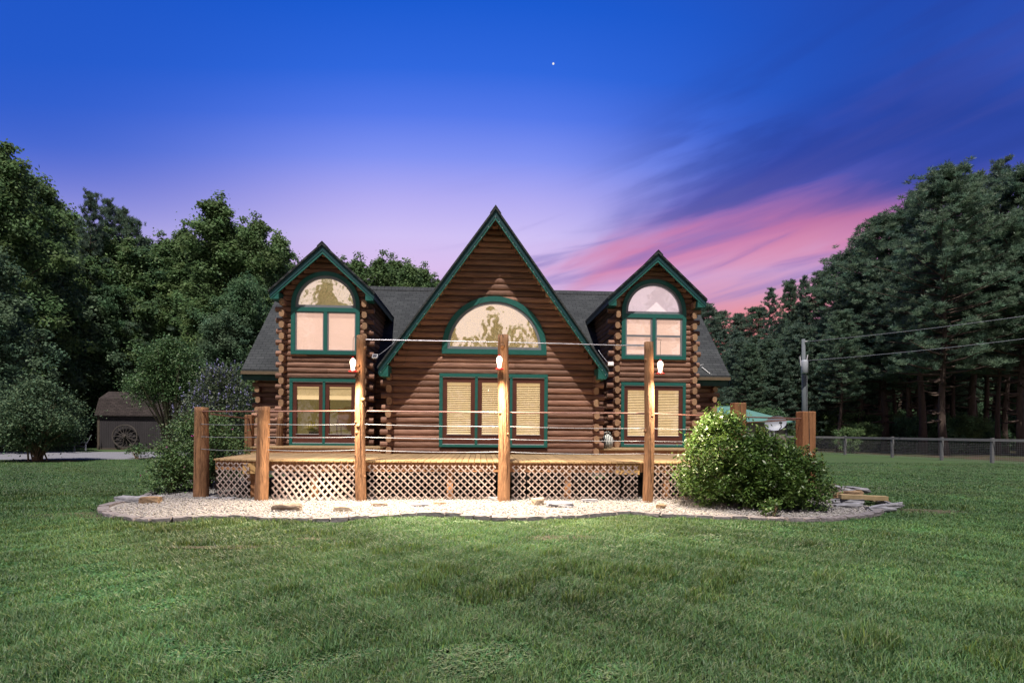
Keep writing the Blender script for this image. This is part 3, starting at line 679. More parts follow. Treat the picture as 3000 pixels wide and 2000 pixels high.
# rails
def rail(name, pts, r_, m_, sag=0.0):
    q = MB()
    for a, b in zip(pts, pts[1:]):
        a, b = Vector(a), Vector(b); n = 8; q.tube([a.lerp(b, i/n)-Vector((0,0,sag*4*(i/n)*(1-i/n))) for i in range(n+1)], r_, 6)
    return db(q, name, m_)
rail('handrail', [(-6.4,13.3,2.02),(-4.84,12.80,2.02),(-2.66,12.72,2.045),(.52,12.64,2.04),(3.80,12.56,2.05),(6.07,12.90,1.98)], .019, PIPE)
rail('handrail', [(6.07,12.95,2.0),(7.95,13.4,1.98)], .019, PIPE)
rail('handrail', [(7.95,13.5,1.97),(8.25,17.5,1.93)], .019, PIPE); rail('handrail', [(-6.3,13.5,1.97),(-6.98,17.4,1.93)], .019, PIPE)
rail('top_rail', [(-2.58,12.68,3.635),(.50,12.62,3.62),(3.76,12.54,3.57)], .011, PIPES)
for z, sg in ((1.74,.02),(1.45,.012),(1.17,.03)):
    rail('cable', [(-6.42,13.28,z-.01),(-4.84,12.76,z),(-2.66,12.66,z+.015),(.52,12.58,z-.01),(3.80,12.50,z-.03),(6.07,12.86,z-.03)], .006, CABLE, sg)
# striped bag in the right nook
q = MB(); q.lathe((0,0,0), [(.10,0),(.17,.08),(.20,.22),(.15,.36),(.06,.42),(.03,.45)], 14)
q.tube([(-.12,0,.36),(-.08,0,.50),(.05,0,.52),(.12,0,.40)], .012, 6)
M = mat('striped_cloth', (0.7,0.7,0.66), .8, .1); t = M.node_tree; wv_ = t.nodes.new('ShaderNodeTexWave'); wv_.inputs['Scale'].default_value = 6; wv_.inputs['Distortion'].default_value = 3; cr = t.nodes.new('ShaderNodeValToRGB'); cr.color_ramp.elements[0].position = .45; cr.color_ramp.elements[1].position = .55; cr.color_ramp.elements[0].color = (.03,.04,.06,1); cr.color_ramp.elements[1].color = (.7,.72,.66,1)
co_ = t.nodes.new('ShaderNodeTexCoord'); t.links.new(co_.outputs['Object'], wv_.inputs[0]); t.links.new(wv_.outputs['Fac'], cr.inputs[0]); t.links.new(cr.outputs[0], t.nodes['Principled BSDF'].inputs['Base Color'])
o = q.build('cloth_bag', M, smooth=True); o.location = (4.02, 17.6, 1.10); tag(o, 'black and white striped cloth bag in the nook right of the big gable', 'bag')

# ---- hummingbird feeders made to glow like lamps, hung from the tall posts
def feeder(x, y, z, label, hookx):
    r_ = empty('hanging_feeder', (x, y, z), label=label, cat='feeder', group='glowing hummingbird feeders hung from the tall posts')
    q = MB(); q.lathe((0,0,0), [(.035,-.005),(.045,.0),(.040,.04),(.055,.10),(.066,.16),(.060,.21),(.035,.235),(.030,.25)], 14); q.build('glass_bottle', BULB, r_, smooth=True)
    q = MB(); q.lathe((0,0,0), [(.05,-.055),(.088,-.05),(.092,-.035),(.06,-.015),(.045,-.006)], 16); b = q.build('base', RED, r_, smooth=True)
    for k in range(5):
        an = 2*PI*k/5; q = MB(); q.lathe((.088*math.cos(an), .088*math.sin(an), -.05), [(.006,0),(.02,.012),(.016,.02)], 8); f_ = q.build('flower_port', RED, r_)
    q = MB(); q.lathe((0,0,.25), [(.02,0),(.02,.03),(.006,.035)], 10); q.build('cap', RED, r_)
    q = MB(); q.tube([(0,0,.28),(.002,0,.5),(0,0,.66),(.02,0,.72),(hookx*.5,0,.74),(hookx,0,.66)], .005, 5); q.build('hook', BLACKM, r_)
    l_ = bpy.data.lights.new('feeder_light', 'POINT'); l_.energy = LAMP_W; l_.color = (1.0, .66, .38); l_.shadow_soft_size = .09
    lo = bpy.data.objects.new('feeder_light', l_); COL.objects.link(lo); lo.parent = r_; lo.location = (0,-.12,.12)
    l2 = bpy.data.lights.new('added_pool_spot', 'SPOT'); l2.energy = 800 if x > 3 else 1350; l2.color = (1.0, .80, .56); l2.shadow_soft_size = .07; l2.spot_size = math.radians(168); l2.spot_blend = 1.0  # added wide spot, set outside the bottle to pool light on lawn and deck
    lo = bpy.data.objects.new('added_pool_spot', l2); COL.objects.link(lo); lo.parent = r_; lo.location = (-.13 if hookx > 0 else .13,-.28,-.02); lo.rotation_euler = (math.radians(-26),0,0)
LAMP_W = 8
feeder(-2.81, 12.50, 2.94, 'glowing bottle lantern left of the knotty tall log post', .12)
feeder(.40, 12.36, 3.02, 'glowing bottle lantern in front of the middle tall log post', .10)
feeder(4.03, 12.45, 2.98, 'glowing bottle lantern right of the smooth tall log post', -.18)
# ================================================================ GROUND
def nmesh_mat_ground(name, cols, scales, rough=.95, bump=.5):
    M = bpy.data.materials.new(name); M.use_nodes = True; t = M.node_tree; b = t.nodes['Principled BSDF']; b.inputs['Roughness'].default_value = rough; b.inputs['Specular IOR Level'].default_value = .15
    co = t.nodes.new('ShaderNodeTexCoord'); last = None
    for i, (c, sc) in enumerate(zip(cols, scales)):
        if last is None:
            rg = t.nodes.new('ShaderNodeRGB'); rg.outputs[0].default_value = (*c, 1); last = rg.outputs[0]; continue
        nz = t.nodes.new('ShaderNodeTexNoise'); nz.inputs['Scale'].default_value = sc; nz.inputs['Detail'].default_value = 8; t.links.new(co.outputs['Object'], nz.inputs[0])
        mr = t.nodes.new('ShaderNodeMapRange'); mr.inputs[1].default_value = .42; mr.inputs[2].default_value = .62; t.links.new(nz.outputs[0], mr.inputs[0])
        mx = t.nodes.new('ShaderNodeMix'); mx.data_type = 'RGBA'; t.links.new(mr.outputs[0], mx.inputs[0]); t.links.new(last, mx.inputs[6]); mx.inputs[7].default_value = (*c, 1); last = mx.outputs[2]
    t.links.new(last, b.inputs['Base Color'])
    nz = t.nodes.new('ShaderNodeTexNoise'); nz.inputs['Scale'].default_value = 30; nz.inputs['Detail'].default_value = 6; bp = t.nodes.new('ShaderNodeBump'); bp.inputs['Strength'].default_value = bump; bp.inputs['Distance'].default_value = .03
    t.links.new(co.outputs['Object'], nz.inputs[0]); t.links.new(nz.outputs[0], bp.inputs['Height']); t.links.new(bp.outputs[0], b.inputs['Normal']); return M
LAWN = nmesh_mat_ground('lawn_ground', [(0.034,0.082,0.026),(0.046,0.105,0.030),(0.030,0.074,0.026),(0.07,0.08,0.04)], [0,.25,1.4,9])
FLOORM = nmesh_mat_ground('leaf_litter', [(0.035,0.025,0.018),(0.09,0.06,0.04),(0.03,0.045,0.015)], [0,2,.6])
DRIVEM = nmesh_mat_ground('gravel_drive', [(0.18,0.18,0.205),(0.25,0.25,0.28),(0.13,0.13,0.145)], [0,14,40])
BEDM = nmesh_mat_ground('gravel_bed_base', [(0.25,0.24,0.235),(0.35,0.34,0.33),(0.10,0.08,0.07)], [0,20,35])
SOILM = nmesh_mat_ground('bare_soil', [(0.065,0.052,0.036),(0.09,0.075,0.052),(0.045,0.055,0.027)], [0,5,12])
def sheet(name, poly, z, M, kind='structure', th=None):
    q = MB(); q.v = [(x,y,z) for x,y in poly]; q.f = [tuple(range(len(poly)))]; q.mi = [0]; o = q.build(name, M); o['kind'] = kind; return o
def blob(cx_, cy_, rx, ry, n=28, j=.18): 
    ph = [random.uniform(0,6) for _ in range(3)]
    return [(cx_+rx*math.cos(a)*(1+j*math.sin(2*a+ph[0])+j*.5*math.sin(5*a+ph[1])), cy_+ry*math.sin(a)*(1+j*math.sin(3*a+ph[2]))) for a in [2*PI*i/n for i in range(n)]]
random.seed(5)
sheet('ground', [(-600,-300),(600,-300),(600,900),(-600,900)], 0, LAWN)
DRIVE = [(-70,28.0),(-26,28.6),(-19,29.6),(-14,31.5),(-10,36),(-12,42),(-18,39.8),(-26,38.5),(-45,35),(-70,34)]
sheet('gravel_drive', DRIVE, .008, DRIVEM)
sheet('forest_floor', [(-200,46),(-30,47.5),(-14,50),(0,58),(17,62),(24,48),(29.5,44.5),(31,36),(33,29),(60,20),(250,20),(250,400),(-200,400)], .004, FLOORM)
sheet('mulch_patch', blob(-20.9,28.1,2.0,.75), .012, SOILM); sheet('mulch_patch', blob(-16.4,31.0,2.2,.8), .012, SOILM)
EDGE = [(-7.6,12.2),(-7.54,11.72),(-7.2,11.15),(-6.82,10.73),(-6.33,10.3),(-5.74,10.0),(-5.39,9.99),(-5.2,10.15),(-4.78,10.38),(-4.2,10.32),(-3.6,10.08),(-2.85,10.04),(-2.27,10.15),(-1.76,10.46),(-1.02,10.78),(-.51,10.61),(-.04,10.29),(.51,10.16),(1.33,10.2),(2.32,10.68),(3.0,10.85),(3.4,10.55),(4.06,10.33),(4.68,10.21),(5.55,9.98),(6.36,10.0),(7.23,10.31),(8.0,10.85),(8.45,11.5)]
BED = EDGE+[(8.6,12.3),(8.7,13.5),(9.2,16.5),(8.6,18.8),(-7.0,18.8),(-8.9,18.2),(-9.0,16.6),(-8.3,14.9),(-7.6,13.4)]
sheet('gravel_bed', BED, .045, BEDM)
for i, (x, y, a, b) in enumerate([(1.17,8.55,.55,.22),(-2.4,8.5,.35,.12),(-7.2,10.7,1.0,.5),(9.3,11.3,.9,.35),(-3.4,7.9,.8,.12)]):
    sheet('bare_patch', blob(x, y, a, b), .010+.001*i, SOILM)
# bed side wall (soil edge below the stones)
E_ = EDGE
# ---- edging stones
def resample(P_, step):
    out = [Vector((*P_[0],0))]; acc = 0
    for a, b in zip(P_, P_[1:]):
        a, b = Vector((*a,0)), Vector((*b,0)); l = (b-a).length; d = step-acc
        while d <= l: out.append(a.lerp(b, d/l)); d += step
        acc = l-(d-step)
    return out
def stone_mesh(w, d, h, name, M, jit=.06, seed=0):
    random.seed(seed); bm = bmesh.new(); bmesh.ops.create_cube(bm, size=1)
    bmesh.ops.subdivide_edges(bm, edges=bm.edges[:], cuts=2, use_grid_fill=True)
    for v_ in bm.verts:
        c = v_.co; rr = max(abs(c.x), abs(c.y), abs(c.z)); k = 1-.10*(c.length/.5-1); c *= k
        c.x = c.x*w+random.uniform(-jit,jit)*w*.6; c.y = c.y*d+random.uniform(-jit,jit)*d*.6; c.z = c.z*h+random.uniform(-jit,jit)*h
    me = bpy.data.meshes.new(name); bm.to_mesh(me); bm.free(); me.materials.append(M); return me
sm_ = [stone_mesh(.30,.17,.13,'edging_stone',STONE,seed=i) for i in range(6)]
PTS = resample(EDGE, .315)
LB = resample([(-7.6,12.2),(-7.65,12.8),(-7.7,13.4),(-8.05,14.4),(-8.5,15.5)], .33)
for i, (a, b) in enumerate(list(zip(PTS, PTS[1:]))+list(zip(LB, LB[1:]))):
    o = bpy.data.objects.new('edging_stone', sm_[i % 6]); COL.objects.link(o); c = (a+b)/2; d_ = b-a
    o.location = (c.x, c.y, .022+random.uniform(-.008,.008)); o.rotation_euler = (random.uniform(-.05,.05), random.uniform(-.04,.04), math.atan2(d_.y, d_.x)+random.choice((0,PI))+random.uniform(-.05,.05)); o.scale = (random.uniform(.96,1.02), random.uniform(.9,1.15), random.uniform(.9,1.1))
    tag(o, 'rough grey edging stone in the curved border between gravel bed and lawn', 'edging stone', 'edging stones round the gravel bed')
# ---- loose rocks
RB = mat('brown_rock', (0.12,0.075,0.045), .9, 0, (4,4,4), 2, .6, 8, col2=(0.22,0.155,0.10)); RG = mat('grey_slate', (0.12,0.12,0.14), .9, 0, (4,4,4), 2, .5, 8, col2=(0.25,0.25,0.28)); RT_ = mat('tan_rock', (0.2,0.15,0.10), .9, 0, (4,4,4), 2, .5, 8, col2=(0.36,0.3,0.24)); RD = mat('dark_log_rock', (0.06,0.04,0.03), .9, 0, (3,12,12), 2, .9, 8, col2=(0.24,0.19,0.15))
ROCKS = [(-7.35,12.55,.85,.36,.13,RG,'large flat grey slab at the left end of the gravel bed',.0),(-6.95,12.25,.42,.16,.15,RB,'brown oblong block in front of the large grey slab',.0),
 (-3.75,11.15,.52,.2,.15,RD,'dark bark brown stone in the gravel left of the knotty post',.05),(-2.68,11.15,.34,.22,.10,RT_,'tan white topped stone in front of the knotty post',.1),
 (-2.1,11.85,.30,.16,.06,RD,'thin dark stone lying right of the knotty post',-.1),(-1.25,11.85,.42,.26,.05,RG,'flat pale slab in the gravel left of the middle post',.1),(-.85,12.05,.26,.14,.05,RB,'small flat brown stone behind the pale slab',.2),
 (1.24,12.05,.24,.2,.17,RT_,'rounded tan cobble right of the middle post',.3),(1.68,11.78,.56,.34,.10,RG,'angular white and grey slab beside the tan cobble',-.1),(2.45,12.5,.36,.16,.07,RG,'thin grey flagstone against the lattice',.1),
 (3.75,11.45,.17,.14,.10,RB,'small pointed brown stone before the right lantern post',.4),(-6.0,12.98,.22,.14,.05,RG,'flat grey stone by the first lattice panel',0),(-5.6,12.85,.24,.14,.06,RG,'grey stone between the two left posts',.2),(.3,12.85,.24,.16,.08,RG,'grey stone behind the middle post base',.2)]
for i, (x, y, w, d, h, M, lab, rz) in enumerate(ROCKS):
    me = stone_mesh(w, d, h, 'rock', M, .12, 50+i); o = bpy.data.objects.new('rock', me); COL.objects.link(o); o.location = (x, y, .05+h*.35); o.rotation_euler = (0,0,rz); tag(o, lab, 'rock')
    b_ = o.modifiers.new('b', 'BEVEL'); b_.width = .015; b_.segments = 1
# rock pile on the right
PILE = [(8.5,12.1,.6,.4,.12,.1,RG,'grey slab low at the front of the right rock pile'),(8.75,12.5,.55,.4,.14,.22,RB,'brown stone inside the right rock pile'),(9.1,12.9,.7,.4,.12,.3,RG,'tilted grey slab on top of the right rock pile'),(8.6,13.2,.5,.4,.2,.25,RT_,'tan stone at the back of the right rock pile'),(9.3,12.3,.5,.3,.1,.12,RT_,'pale tan stone at the right edge of the rock pile'),(8.15,11.6,.5,.26,.1,.08,RG,'grey slab bridging the bed edge by the rock pile'),(8.95,11.5,.62,.18,.10,.08,RG,'long grey bar stone at the right tip of the bed'),(8.55,11.15,.55,.2,.10,.07,RG,'second grey bar stone at the right tip of the bed'),(9.4,12.0,.5,.2,.08,.06,RG,'thin grey stone outermost at the right tip')]
for i, (x, y, w, d, h, z, M, lab) in enumerate(PILE):
    me = stone_mesh(w, d, h, 'rock', M, .12, 80+i); o = bpy.data.objects.new('rock', me); COL.objects.link(o); o.location = (x-.3, y, z); o.rotation_euler = (random.uniform(-.2,.2),random.uniform(-.3,.3),random.uniform(-.6,.2)); tag(o, lab, 'rock', 'rocks heaped at the right end of the bed')
q = MB(); q.box(-.5,.5,-.07,.07,-.05,.05); o = q.build('timber_offcut', mat('old_offcut_wood', (0.24,0.18,0.10), .8, .2), bevel=.006); o.location = (8.45,11.95,.22); o.rotation_euler = (0,.03,-.12); tag(o, 'yellow timber offcut lying across the right rock pile', 'timber')

# ---- gravel
def gravel():
    n = 30000; X = rng.uniform(-9,9.3,n); Yv = 10+rng.beta(1.1,1.6,n)*7.0; P = np.stack([X,Yv],1); P = P[inpoly(P, [(a*.985+.1*(0 if a > 0 else .3), b+.10) for a,b in BED])]
    P = P[~((P[:,0] > -6.0)&(P[:,0] < 7.6)&(P[:,1] > 13.6))]; n = len(P)
    oc = np.array([(1,0,0),(-1,0,0),(0,1,0),(0,-1,0),(0,0,1),(0,0,-.6)]); F8 = np.array([(0,2,4),(2,1,4),(1,3,4),(3,0,4),(2,0,5),(1,2,5),(3,1,5),(0,3,5)])
    s = rng.uniform(.009,.024,(n,1,3))*np.array([1.25,1,.7]); a = rng.uniform(0,2*PI,n); V = oc[None]*s*rng.uniform(.75,1.25,(n,6,3))
    c_, s_ = np.cos(a)[:,None], np.sin(a)[:,None]; x = V[:,:,0]*c_-V[:,:,1]*s_; y = V[:,:,0]*s_+V[:,:,1]*c_
    V = np.stack([x+P[:,0:1], y+P[:,1:2], V[:,:,2]+.052+rng.uniform(0,.02,(n,1))],2).reshape(-1,3)
    Fc = (F8[None]+np.arange(n)[:,None,None]*6).reshape(-1,3)
    t = rng.choice([1.0,.92,.8,.55,.25], n, p=[.4,.25,.2,.1,.05]); col = np.stack([t,t*rng.uniform(.93,1,n),t*rng.uniform(.86,1,n)],1)
    o = npmesh('gravel', V, Fc, mat('white_gravel', (0.29,0.285,0.30), .9, .08, attr='tint'), attr=np.repeat(col,6,0), sides=3); o['kind'] = 'stuff'; tag(o, 'white pebble gravel filling the bed in front of the deck', 'gravel')
gravel()
# ---- grass
def grass():
    zones = [(3.0,5.2,7500,.0036,.035,.08),(5.2,7.5,5200,.0046,.035,.075),(7.5,10.9,3200,.0062,.035,.065),(10.9,15,1500,.008,.03,.055),(15,22,520,.011,.02,.04),(22,30,240,.014,.015,.03)]
    Vs, Fs, Cs, base = [], [], [], 0
    WAVES = [(random.uniform(-1,1)*q, random.uniform(-1,1)*q, random.uniform(0,6)) for q in (1.2,1.7,2.3,3.1,4.2,5.5,7.0,9.0,11.0)]
    for y0, y1, dn, w, h0, h1 in zones:
        hwid = lambda y: y*1.0+1.2
        area = (y1-y0)*(hwid(y0)+hwid(y1)); n = int(area*dn); Yv = rng.uniform(y0,y1,n); X = rng.uniform(-1,1,n)*hwid(y1)
        k = np.abs(X) < hwid(Yv); X, Yv = X[k], Yv[k]; X = X+Yv*.056; P = np.stack([X,Yv],1)
        k = ~inpoly(P, BED)
        if y0 >= 10: k &= ~inpoly(P, DRIVE)
        # thin bare patches
        f1 = np.sin(X*1.7+np.sin(Yv*1.3)*1.5)*np.sin(Yv*2.1+np.sin(X*.9)*2); keep = rng.random(len(X)) > np.where(f1 > .82, .45, .04)
        for (cx_, cy_, rx, ry) in ((1.17,8.55,.6,.25),(-2.4,8.5,.38,.14),(-7.2,10.8,1.0,.45),(9.6,11.3,.8,.35),(-3.4,7.9,.8,.12)):
            dd = ((X-cx_)/rx)**2+((Yv-cy_)/ry)**2; keep &= rng.random(len(X)) > .66*np.exp(-dd*.8)
        k &= keep; X, Yv = X[k], Yv[k]; n = len(X)
        wv = sum(np.sin(X*fx+Yv*fy+ph) for fx, fy, ph in WAVES)/3.2; clover = wv > .95; tuft = (wv < -1.0)&(rng.random(n) < .5)
        hh = rng.uniform(h0,h1,n)*(.8+.3*np.sin(X*3.3+Yv)*np.sin(Yv*2.7-X*1.1)+.25*np.sin(X*9.1+2)*np.sin(Yv*8.3)); a = rng.uniform(0,2*PI,n); ln = rng.uniform(.3,1.5,n)*hh; dx, dy = np.cos(a)*ln, np.sin(a)*ln
        hh = np.where(clover, hh*.55, hh); hh = np.where(tuft, hh*1.7, hh)
        ww = np.where(clover, 1.9, 1.0)*w*rng.uniform(.6,1.3,n); b = a+PI/2+rng.uniform(-.5,.5,n); ox, oy = np.cos(b)*ww, np.sin(b)*ww
        z = np.zeros(n)
        V = np.stack([np.stack([X-ox,Yv-oy,z],1), np.stack([X+ox,Yv+oy,z],1), np.stack([X+ox*.7+dx*.45,Yv+oy*.7+dy*.45,hh*.72],1), np.stack([X+dx,Yv+dy,hh],1), np.stack([X-ox*.7+dx*.45,Yv-oy*.7+dy*.45,hh*.72],1)],1).reshape(-1,3)
        idx = np.arange(n)[:,None]*5; F1 = np.concatenate([idx+np.array([0,1,2]),idx+np.array([0,2,4]),idx+np.array([4,2,3])],0)+base
        g_ = (rng.uniform(.5,1.5,n)+.22*np.sin(X*.8+1)*np.sin(Yv*.9))*(1+.12*np.sin(X*2.3+Yv*1.7)); yel = rng.uniform(0,1,n)**3; patch = np.clip(np.sin(X*.55+.7)*np.sin(Yv*.7+X*.3),0,1)*.5
        dry = rng.random(n) < .02
        c = np.stack([g_*(1+yel*.9+patch*.5), g_*(1+yel*.2), g_*(1.05-.4*yel)],1); c[dry] = g_[dry][:,None]*np.array([2.2,1.35,1.8])
        c = c*(1+.14*np.clip(wv,-2,2))[:,None]; c[clover] *= np.array([.88,.97,.98]); c[tuft] *= np.array([1.25,1.1,.9])
        Vs.append(V); Fs.append(F1); Cs.append(np.repeat(c,5,0)); base += n*5
    o = npmesh('grass', np.concatenate(Vs), np.concatenate(Fs), mat('grass_blade', (0.056,0.132,0.046), .5, .12, (1,1,1), 1.5, attr='tint', spec=.4, trans=.4), attr=np.concatenate(Cs), sides=3)
    o['kind'] = 'stuff'; tag(o, 'mown green lawn grass', 'grass')
grass()
# ================================================================ VEGETATION
def leafcloud(C, size, aspect, upbias=.35, out=None, tint=None, droop=0.0):
    """C (n,3) centres -> quads"""
    n = len(C); nrm = rng.normal(size=(n,3)); nrm /= np.linalg.norm(nrm,axis=1)[:,None]; nrm[:,2] = np.abs(nrm[:,2])+upbias
    if out is not None: nrm += out*.6
    nrm /= np.linalg.norm(nrm,axis=1)[:,None]; r = rng.normal(size=(n,3)); u_ = np.cross(nrm, r); u_ /= np.linalg.norm(u_,axis=1)[:,None]; v_ = np.cross(nrm, u_)
    s = (size*rng.uniform(.6,1.35,n))[:,None]; u_ = u_*s; v_ = v_*s*aspect
    u_[:,2] -= droop*s[:,0]
    V = np.stack([C-u_, C+v_-u_*.1, C+u_, C-v_-u_*.1],1).reshape(-1,3); Fc = np.arange(n*4).reshape(n,4)
    return V, Fc
def clumps(centers, radii, per, squash=.7, shell=.75):
    n = len(centers); k = rng.normal(size=(n,per,3)); P = centers[:,None,:]+k*.56*radii[:,None,None]*np.array([1,1,squash]); return P.reshape(-1,3), (k/np.linalg.norm(k,axis=2)[:,:,None]).reshape(-1,3)
def trunk_mesh(name, H, r0, limbs, M, parent, lean=.03, bare=None):
    q = MB(); a, b = random.uniform(-1,1)*lean, random.uniform(-1,1)*lean; n = 9
    pt = lambda z: Vector((a*z+.12*math.sin(z*.5+a*9), b*z+.12*math.cos(z*.45+b*9), z))
    q.tube([pt(H*i/n*.96) for i in range(n+1)], [r0*(1.35 if i == 0 else 1)*(1-i/n*.93) for i in range(n+1)], 9, jit=.06)
    for (z, e) in limbs:
        s0 = pt(z); e = Vector(e); mid = s0.lerp(e, .5)+Vector((0,0,-.12)); rr = r0*(1-z/H)*.45+.015; q.tube([s0, mid, e], [rr, rr*.6, .012], 5, cap=False)
    return q.build(name, M, parent, smooth=True)
BARK = mat('grey_brown_bark', (0.055,0.043,0.035), .95, .4, (3,3,.6), 3, .8, 9); BARKP = mat('pine_bark', (0.06,0.042,0.034), .95, .4, (3,3,.6), 3, .8, 9)
LEAFM = [mat('broad_leaf_%s' % c, tuple(1.5*q_ for q_ in col), .5, .18, (1,1,1), .35, attr='tint', spec=.12, trans=.4) for c, col in (('mid', (0.072,0.130,0.056)), ('dark', (0.052,0.105,0.056)), ('bluish', (0.062,0.112,0.070)))]
NEEM = mat('pine_needle', (0.10,0.178,0.122), .5, .2, (1,1,1), .35, attr='tint', spec=.35, trans=.4)
NEEB = mat('pine_needle_blue', (0.09,0.160,0.124), .5, .2, (1,1,1), .35, attr='tint', spec=.35, trans=.3)
def tint_for(n, per, lo=.72, hi=1.3):
    t = np.repeat(rng.uniform(lo,hi,n), per)*rng.uniform(.75,1.25,n*per); y = np.repeat(rng.uniform(0,.25,n),per)
    return np.repeat(np.stack([t*(1+y), t, t*(1-y*.4)],1), 4, 0)
def broad(name, H, R, zlow, nl, per, size, M, spire=1.0, label='', cat='tree'):
    """limbs fan out from the trunk, each carrying plumes of leaf clumps"""
    o = empty(name); C, Rd, limbs = [], [], []
    for i in range(nl):
        t = ((i+random.random())/nl)**.9; z0 = zlow+(H-zlow)*t*.93; an = i*2.399+random.uniform(-.5,.5)
        env = R*(max(.0,1-t)**(.72*spire))*(.55+.45*min(1,t*4))*random.uniform(.62,1.15)+.25; rise = env*random.uniform(.25,.75)
        tip = Vector((env*math.cos(an), env*math.sin(an), min(H-.3, z0+rise))); s0 = Vector((0,0,max(zlow*.5, z0-.5))); limbs.append((s0.z, tuple(tip)))
        for k in range(13):
            f_ = random.uniform(.22,1.06); q_ = s0.lerp(tip, f_)+Vector((random.gauss(0,1), random.gauss(0,1), random.gauss(.2,.7)))*(.20+.13*env*(.5+f_*.5)); q_.z = min(q_.z, H); C.append(tuple(q_)); Rd.append(random.uniform(.32,.85)*(R/4)**.5*(1.15-.35*f_))
    for k in range(14): z = H*random.uniform(.86,1.0); C.append((random.gauss(0,.25), random.gauss(0,.25), z)); Rd.append(random.uniform(.3,.55))
    C, Rd = np.array(C), np.array(Rd); n = len(C); P, K = clumps(C, Rd, per, .8); V, Fc = leafcloud(P, size, .62, out=K, upbias=.2)
    npmesh('crown', V, Fc, M, o, attr=tint_for(n, per, .8, 1.2)); trunk_mesh('trunk', H, .012*H+.06, limbs, BARK, o); return o
def pine(name, H, R, zlow, nbr, ntuft, per, M, flat=.0, dead=10):
    o = empty(name); C, limbs = [], []
    for i in range(nbr):
        t = (i+random.random())/nbr; z = zlow+(H-zlow)*t; env = (R*(max(0,1-t)**.62)*(.6+.4*min(1,t*3.5))+.35)*random.uniform(.5,1.2); an = i*2.399+random.uniform(-.4,.4); rise = (.10+.5*t)*env
        e = Vector((env*math.cos(an), env*math.sin(an), z+rise)); s0 = Vector((0,0,z)); limbs.append((z, e))
        for k in range(ntuft):
            f_ = random.uniform(.38,1.04); p = s0.lerp(e, f_)+Vector((random.gauss(0,.30*R/3.5), random.gauss(0,.30*R/3.5), random.gauss(.10,.10))); C.append(p)
    for k in range(dead): 
        z = random.uniform(zlow*.45, zlow); an = random.uniform(0,2*PI); l = random.uniform(.6,2.0); limbs.append((z, Vector((l*math.cos(an), l*math.sin(an), z+random.uniform(-.3,.2)))))
    C = np.array([tuple(c) for c in C]); n = len(C); D = rng.normal(size=(n,per,3)); D /= np.linalg.norm(D,axis=2)[:,:,None]; D[:,:,2] = D[:,:,2]*.7+.30
    ln = rng.uniform(.20,.44,(n,per,1)); rr = rng.normal(size=(n,per,3)); Wd = np.cross(D, rr); Wd /= np.linalg.norm(Wd,axis=2)[:,:,None]; Wd *= .021
    st = D*ln*.12+C[:,None,:]; en = D*ln+C[:,None,:]; md = (st+en)/2
    V = np.stack([st, md+Wd, en, md-Wd],2).reshape(-1,3); Fc = np.arange(n*per*4).reshape(-1,4)
    npmesh('crown', V, Fc, M, o, attr=tint_for(n, per, .75, 1.25)); trunk_mesh('trunk', H, .011*H+.04, limbs, BARKP, o, lean=.015); return o
random.seed(21)
PB = [broad('sweetgum_tree', 22, 4.9, 2.5, 40, 95, .125, LEAFM[0], .8), broad('sweetgum_tree', 22, 3.9, 3.0, 36, 95, .125, LEAFM[0], .95), broad('oak_tree', 18, 5.6, 1.5, 40, 95, .125, LEAFM[1], .65), broad('maple_tree', 16, 4.7, 1.0, 36, 95, .12, LEAFM[2], .7), broad('sweetgum_tree', 20, 2.6, 4.0, 26, 90, .12, LEAFM[0], 1.0), broad('hickory_tree', 19, 4.4, 1.2, 38, 95, .12, LEAFM[0], .75), broad('oak_tree', 20, 5.0, 2.0, 40, 95, .125, LEAFM[2], .6)]
PP = [pine('pine_tree', 20, 3.9, 7.0, 90, 13, 56, NEEM), pine('pine_tree', 22, 3.0, 10, 66, 12, 56, NEEB), pine('pine_tree', 18, 4.0, 4.0, 96, 12, 52, NEEM), pine('pine_tree', 21, 5.6, 6.0, 120, 17, 54, NEEM, dead=20), pine('pine_tree', 16, 3.8, 1.2, 96, 12, 50, NEEB, dead=4)]
SB = [broad('understory_shrub', 4.5, 2.6, .2, 16, 60, .10, LEAFM[0], .6), broad('understory_shrub', 3.6, 2.2, .1, 16, 60, .10, LEAFM[1], .5), broad('understory_tree', 8, 2.8, 1.2, 22, 70, .12, LEAFM[2], .7)]
used = set()
def plant(proto, x, y, h, label, cat, group=None, name=None, hs=None):
    H0 = max(v_[2] for v_ in [c for ch in proto.children for c in [ch.bound_box[6]]])
    if proto.name in used: o = copy_tree(proto)
    else: o = proto; used.add(proto.name)
    s = h/H0; o.location = (x, y, -.05); w = (hs or s)*random.uniform(.9,1.12); o.scale = (w, w*random.uniform(.92,1.08), s); o.rotation_euler = (0,0,random.uniform(0,2*PI))
    for k in ('label','category','group','kind'):
        if k in o: del o[k]
    tag(o, label, cat, group); return o
def top(py, px, D): # tree height whose top shows at photo row py
    return 1.64+((1260-py)+(px-1500)*.0077)/FPX*(D*1.0)
def T(proto, px, D, py, label, cat='tree', group=None, w=1.0):
    x = xat(px, D); o = plant(proto, x, D, top(py, px, x*FW.x+D*FW.y), label, cat, group); o.scale.x *= w; o.scale.y *= w; return o
random.seed(33)
